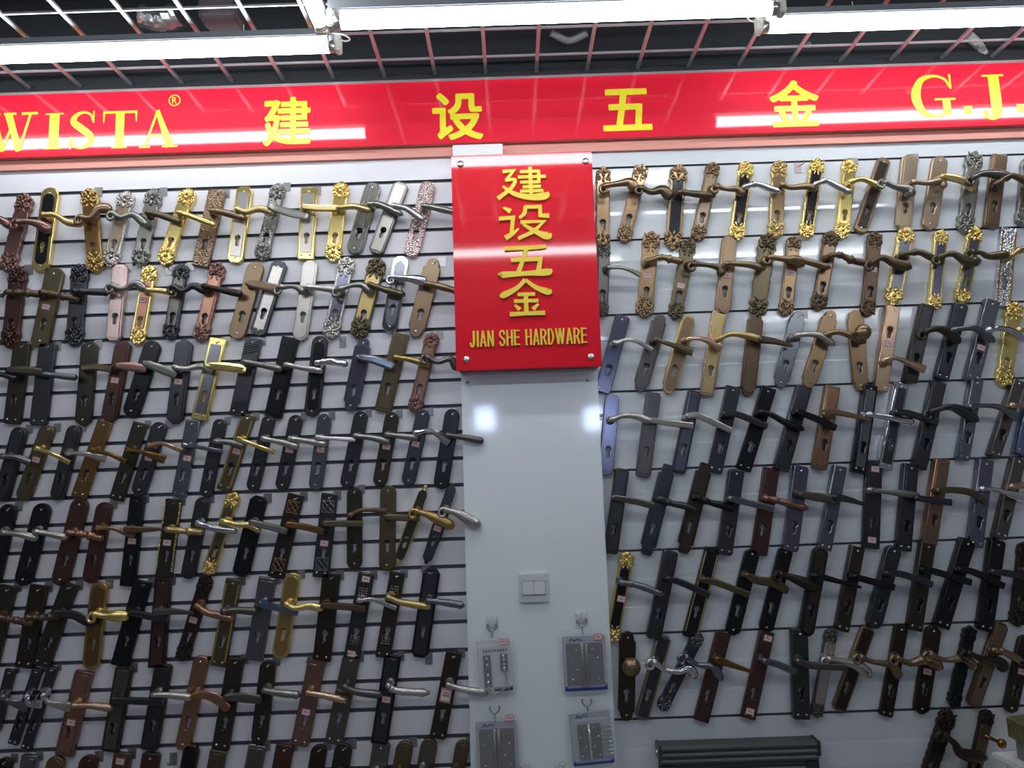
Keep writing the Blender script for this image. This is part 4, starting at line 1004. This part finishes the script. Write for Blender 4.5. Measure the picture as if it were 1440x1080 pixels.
 ('H',225,192,170,643,88,'round','dol','',[200,355,290,368,400,380],'ferrule','pew','h'),
 ('H',490,187,395,653,98,'rrect','rcop','',[440,368,530,382,655,412],'round','rgold','hl',S(430,472)),
 ('H',680,167,580,643,98,'rrect','wgr','',[640,335,710,362,847,378],'ridged','wgr','h'),
 ('H',905,163,830,643,93,'rect','blk','+gun',[880,328,930,355,1107,368],'ferrule','nick','h',S(870,402)),
 ('H',1240,147,1150,613,90,'rrect','dbrn','',[1210,325,1300,350,1430,368],'ridged','nick','h',[(1195,380,.030,.038)]),
],
'eighth': [
 ('G',35,813,-70,1320,95,'round','dbrn','',[-10,990,200,1010],'round','brn','h'),
 ('G',185,798,110,1310,102,'rect','stl','+stl',[140,985,350,1010],'round','stl','h'),
 ('G',350,803,250,1315,112,'round','brz','+brz',[310,985,510,1010],'round','brz',''),
 ('G',550,798,460,1310,112,'round','red','+red',[510,985,720,1010],'round','rcop','h'),
 ('G',755,783,670,1300,108,'rect','brn','+brn',[710,975,920,1000],'bar','brn','h',S(742,830)),
 ('G',930,783,850,1295,112,'rrect','red','',[890,975,1100,1000],'round','rcop',''),
 ('G',1180,733,1080,1250,98,'round','dol','+blk',[1130,930,1340,950],'round','dol',''),
 ('G',1340,768,1250,1285,103,'rect','olv','+olv',[1300,960,1490,980],'bar','olv',''),
 ('H',165,655,75,1120,98,'rect','stl','+wgr',[120,830,300,850],'bar','stl','h'),
 ('H',315,655,230,1120,98,'rect','red','',[270,830,450,850],'round','rcop','h'),
 ('H',505,655,430,1110,88,'round','dbrn','',[470,825,640,845],'round','dbrn','h'),
 ('H',640,645,560,1110,97,'round','dol','',[600,820,790,840],'round','dol','h'),
 ('H',845,643,765,1105,97,'rrect','wgr','',[800,815,990,835],'round','nick',''),
 ('H',975,636,890,1100,93,'round','olv','+olv',[930,810,1120,830],'round','olv','h'),
 ('H',1110,622,1020,1085,93,'round','brn','+wgr',[1060,795,1250,815],'round','nick',''),
 ('H',1290,632,1210,1090,78,'round','olv','+brn',[1240,800,1430,820],'round','olv','h'),
],
}
GLOSSY = {
'top': [
 ('I',80,152,75,645,92,'baroque','abr','',[88,265,170,252,240,245,275,295],'thick','abr',''),
 ('I',315,142,200,603,92,'scroll','abr','+abr',[310,275,370,302,440,290,490,345],'thick','olv',''),
 ('I',540,138,500,650,108,'baroque','abr','blk',[545,300,620,312,762,326],'ferrule','olv','k'),
 ('I',750,128,650,595,92,'scroll','brz','champ',[770,268,830,285,890,285,930,322],'scroll','brz',''),
 ('I',950,122,885,595,98,'scroll','gold','blk',[940,270,1010,255,1080,278,1155,305],'ferrule','chr',''),
 ('I',1150,115,1125,582,98,'baroque','brass','+abr',[1165,255,1215,275,1320,268,1375,290],'swan','abr',''),
 ('J',130,102,55,583,92,'baroque','gold','blk',[115,255,180,235,260,275,332,312],'ferrule','chr',''),
 ('J',325,103,275,583,92,'scroll','gold','+gold',[330,240,400,225,480,255,522,282],'swan','gold','h'),
 ('J',535,103,385,545,80,'cham','brz','dbrn',[530,240,600,270,680,288,690,335],'thick','pew',''),
 ('J',690,78,645,533,98,'arch','champ','+champ',[710,240,790,248,880,235,895,282],'swan','champ','h'),
 ('J',875,88,805,528,95,'arch','champ','',[890,208,970,222,1030,245,1078,292],'paddle','brass',''),
 ('J',1085,60,1020,548,103,'baroque','pew','+pew',[1065,218,1130,192,1220,195,1302,216],'thick','wgr',''),
 ('J',1235,82,1180,515,90,'rect','brz','+brz',[1215,252,1290,205,1340,212,1400,245],'swan','brn','h'),
 ('J',1415,95,1372,505,92,'scroll','pew','+brz',[1410,235,1470,255,1560,275],'swan','pew',''),
],
'second': [
 ('I',85,622,70,1055,82,'scroll','wgr','+wgr',[110,760,190,762,250,780,305,808],'blade','pew',''),
 ('I',375,548,325,1060,110,'scroll','abr','+abr',[345,722,430,700,490,712,565,726],'rings','abr','',S(345,812)),
 ('I',605,588,510,1075,95,'baroque','olv','',[630,738,720,748,780,765,800,815],'scroll','olv','',S(550,872)),
 ('I',850,568,800,1045,92,'round','brz','+brz',[830,738,880,738,970,745,1062,772],'round','brz','',S(830,812)),
 ('I',1085,558,1010,1065,112,'baroque','olv','+olv',[1085,698,1190,710,1250,718,1300,748],'thick','abr','k'),
 ('I',1240,572,1185,1052,90,'scroll','brz','+abr',['X',1114,363,1136,368,1168,377],'ferrule','brz','',S(1215,796)),
 ('J',215,543,130,1018,95,'scroll','brn','+brz',[205,690,265,685,340,718,442,738],'rings','brn',''),
 ('J',480,548,430,1055,93,'scroll','brn','+brn',[450,735,520,702,600,735,697,762],'thick','brn','',S(462,776)),
 ('J',675,513,580,988,105,'baroque','gold','stl',[640,680,740,668,810,695,892,742],'ferrule','olv','k'),
 ('J',880,538,835,1015,85,'scroll','gold','vio',[860,700,950,678,1030,722,1115,722],'thick','olv','k'),
 ('J',1090,512,1000,985,95,'baroque','gold','stl',[1060,665,1120,672,1170,692,1292,680],'scroll','olv',''),
 ('J',1290,525,1250,995,95,'rect','chr','',[1310,685,1370,650,1450,665],'rings','brass','vga'),
],
'third': [
 ('K',198,108,75,565,93,'rrect','vio','',[150,268,240,250,310,272,375,312],'blade','nick',''),
 ('K',430,98,300,560,92,'notch','wgr','+wgr',[395,250,500,282,622,326],'flare','olv',''),
 ('K',605,103,470,572,92,'notch','brass','+abr',[590,250,650,240,720,258,802,303],'flare','rgold',''),
 ('K',785,83,705,585,88,'rect','rgold','+brass',[775,248,850,215,950,225,1042,250],'swan','brass',''),
 ('K',1010,83,955,588,92,'notch','brn','+brn',[1040,248,1130,262,1228,288],'wedge','brn','k'),
 ('K',1270,83,1150,538,92,'notch','stl','',['X',1119,472,1140,470,1158,474,1173,486],'swan','nick','h'),
 ('L',215,78,65,540,92,'notch','abr','',[180,218,250,203,330,225,422,267],'swan','abr',''),
 ('L',355,73,392,558,95,'notch','abr','',[402,205,50],'knob','abr',''),
 ('L',585,53,510,558,85,'rect','rgold','',[530,378,600,360,690,395,782,432],'flare','rgold','Du',S(562,275)),
 ('L',795,43,690,498,82,'rect','dol','+gun',[775,205,850,182,920,205,992,268],'thick','dol','D'),
 ('L',1000,38,880,488,82,'rrect','gun','gun',[950,190,1060,178,1130,202,1202,262],'swan','stl','D'),
 ('L',1190,15,1065,495,88,'rect','stl','',[1165,190,1240,180,1320,200,1385,263],'swan','chr','D',S(1120,298)),
 ('L',1330,25,1255,533,105,'baroque','gold','',[1345,190,1430,195,1540,215],'swan','gold',''),
],
'fourth': [
 ('K',135,583,95,1068,88,'round','vio','+vio',[130,735,200,712,280,715,372,748],'swan','nick',''),
 ('K',385,573,320,1078,90,'rrect','wgr','+wgr',[365,738,480,755,622,772],'bar','nick',''),
 ('K',635,563,535,1055,84,'rrect','gun','+vio',[590,712,650,710,750,752,852,802],'bar','nick',''),
 ('K',870,538,755,1052,90,'rect','gun','',[815,700,900,705,1072,777],'bar','gun',''),
 ('K',1085,543,930,1038,92,'rect','blk','',[1030,690,1090,700,1190,755,1295,795],'round','blk',''),
 ('K',1300,538,1160,1036,92,'rect','gun','+gun',['X',1121,579,1145,588,1175,602],'bar','blk','D'),
 ('L',220,538,140,1028,88,'rect','brz','+cop',[170,700,215,688,330,708,452,738],'wedge','abr','D'),
 ('L',450,528,375,1053,85,'rect','blk','stl',[440,702,570,725,712,748],'round','chr','D'),
 ('L',640,518,535,1030,82,'rect','chr','gun',[610,690,670,695,760,722,855,758],'bar','gun','D'),
 ('L',865,513,745,1028,85,'rect','gun','+gun',[810,690,920,658,1000,680,1102,742],'thick','gun','D'),
 ('L',1095,498,1010,975,72,'rect','stl','',[1060,655,1150,650,1240,662,1345,722],'flare','stl','D'),
 ('L',1350,503,1200,955,72,'rect','wgr','',[1310,648,1400,648,1480,660],'round','rgold','D'),
 ('X',1460,532,1436,638,20,'rect','blu','',[1452,566,1480,570,1500,574],'bar','stl','D'),
],
'fifth': [
 ('M',195,88,125,592,85,'rrect','dol','+gun',[145,258,260,278,382,308],'bar','wgr','D'),
 ('M',475,62,340,600,95,'step','gun','+gun',[425,265,490,292,570,308,662,340],'ferrule','gun',''),
 ('M',700,53,565,590,95,'step','dbrn','+dol',[650,255,720,285,800,305,892,330],'ferrule','blk',''),
 ('M',890,93,815,600,92,'rrect','gun','',[850,265,930,282,1112,327],'bar','stl','D'),
 ('M',1100,83,1025,602,98,'rect','red','+red',[1065,260,1180,288,1322,325],'ferrule','rcop',''),
 ('M',1280,73,1215,578,92,'rrect','vio','',['X',1126,695,1145,698,1181,705],'paddle','wgr','D'),
 ('N',265,73,170,570,80,'rect','stl','',[240,255,320,272,422,303],'wedge','gun','D'),
 ('N',470,35,450,563,103,'rect','gun','+gun',[440,212,580,225,747,247],'round','pew','',S(475,85,455,515)),
 ('N',695,60,650,575,88,'rect','gun','gun',[735,262,830,275,937,288],'bar','gun','D'),
 ('N',885,33,805,538,88,'rect','cop','+brz',[860,215,950,212,1060,228,1152,288],'bar','olv','D'),
 ('N',1150,33,1085,553,88,'rect','vio','',[1130,205,1190,205,1290,235,1400,262],'flare','chr','D'),
 ('N',1350,23,1235,500,78,'rect','wgr','',[1310,190,1400,182,1480,190],'bar','rgold','D'),
],
'sixth': [
 ('X',883,777,860,903,21.5,'scroll','gold','blk',[874,819,900,824,935,837],'ferrule','stl','k',S(873.5,842)),
 ('X',943.5,776,919,897,21,'rrect','gun','+gun',[940,814,960,820,997,837],'bar','gun','D'),
 ('X',1002,772,970,895,21,'rect','blk','+blk',[990,815,1010,820,1052,836],'bar','olv','g'),
 ('X',1059,773,1029,892,21,'arch','blk','',[1050,809,1066,816,1090,820,1108,832],'paddle','olv',''),
 ('X',1106,770,1076,888,20.5,'arch','blk','',[1097,807,1115,813,1152,828],'thick','dbrn',''),
 ('X',1155,771,1133,893,20.5,'round','blk','+dol',[1148,810,1162,813,1211,826],'wedge','blk','D'),
 ('X',1206,770,1184,886,19,'rect','dol','',[1203,811,1220,816,1257,826],'bar','blk','D'),
 ('X',1258,769,1228,882,21,'round','gun','',[1248,806,1270,808,1310,822],'bar','gun','D'),
 ('X',1305,764,1286,885,20.5,'rect','dol','',[1297,801,1315,804,1365,819],'bar','blk','D'),
 ('X',1361,760,1324,881,21,'rect','blk','',[1350,801,1370,805,1411,824],'bar','blk','D'),
 ('X',1403,761,1385,886,21,'rrect','blk','',[1396,804,1415,806,1450,812],'bar','gun','D'),
 ('X',1443,763,1430,880,22,'scroll','dbrn','',[1440,802,1460,806,1490,812],'swan','dbrn',''),
],
'seventh': [
 ('O',245,180,235,755,108,'notch','dbrn','',[270,410,60],'knob','brz',''),
 ('O',485,207,335,745,95,'cham','stl','+gun',[410,372,480,422,570,440,650,415,685,485],'scroll','chr','ga'),
 ('O',715,188,465,687,88,'scroll','gun','gun',[620,340,700,392,800,410,860,495],'scroll','stl','x'),
 ('O',870,187,725,758,98,'rect','red','+red',[830,358,910,390,1062,442],'wedge','amb',''),
 ('O',1155,182,1030,740,98,'rect','red','',[1140,370,1220,390,1342,442],'bar','stl','l',S(1160,222,1043,698)),
 ('O',1365,163,1380,742,108,'rect','gun','',['X',1122,930,1145,936,1187,938],'bar','wgr','D'),
 ('P',225,158,125,710,82,'scroll','wgr','+nick',[195,345,290,360,390,390,470,455],'thick','nick','k'),
 ('P',455,147,265,670,90,'cham','brz','+dbrn',[400,330,480,362,600,385,655,465],'scroll','brz',''),
 ('P',665,138,565,703,84,'rrect','dbrn','',[630,335,720,372,820,350,922,405],'thick','brz',''),
 ('P',870,138,785,688,98,'arch','dbrn','',[840,310,940,352,1060,345,1135,405],'scroll','brz','',S(828,425)),
 ('P',1105,140,990,648,85,'baroque','blk','',[1080,305,1180,345,1280,365,1325,420],'thick','dbrn','k'),
 ('P',1300,120,1115,640,90,'cham','brn','+brz',[1250,290,1310,300,1380,335,1445,375],'ferrule','brz',''),
 ('P',1455,200,1350,680,88,'arch','dbrn','',[1430,360,1480,370,1580,400],'swan','dbrn','',S(1425,425)),
],
'bottom': [
 ('P',970,668,800,1180,108,'baroque','dbrn','',[930,820,1000,880,1050,945,1205,970],'thick','dbrn',''),
 ('P',1215,673,1100,1180,90,'scroll','dbrn','+brn',[1300,880,30],'knob','amb',''),
],
}
for side, rows, name in ((0, GROOVED, "grooved"), (1, GLOSSY, "glossy")):
    for row, items in rows.items():
        tot = len(items)
        for k, it in enumerate(items):
            n = tot - k if side == 0 else k + 1
            it = list(it)
            if len(it) == 12: it.append('')
            if len(it) == 13: it.append(())
            st = it[13]
            # stickers given as a flat 4-tuple hold two positions
            door_handle(row, n, tot, name, *it[:12], it[12], st)
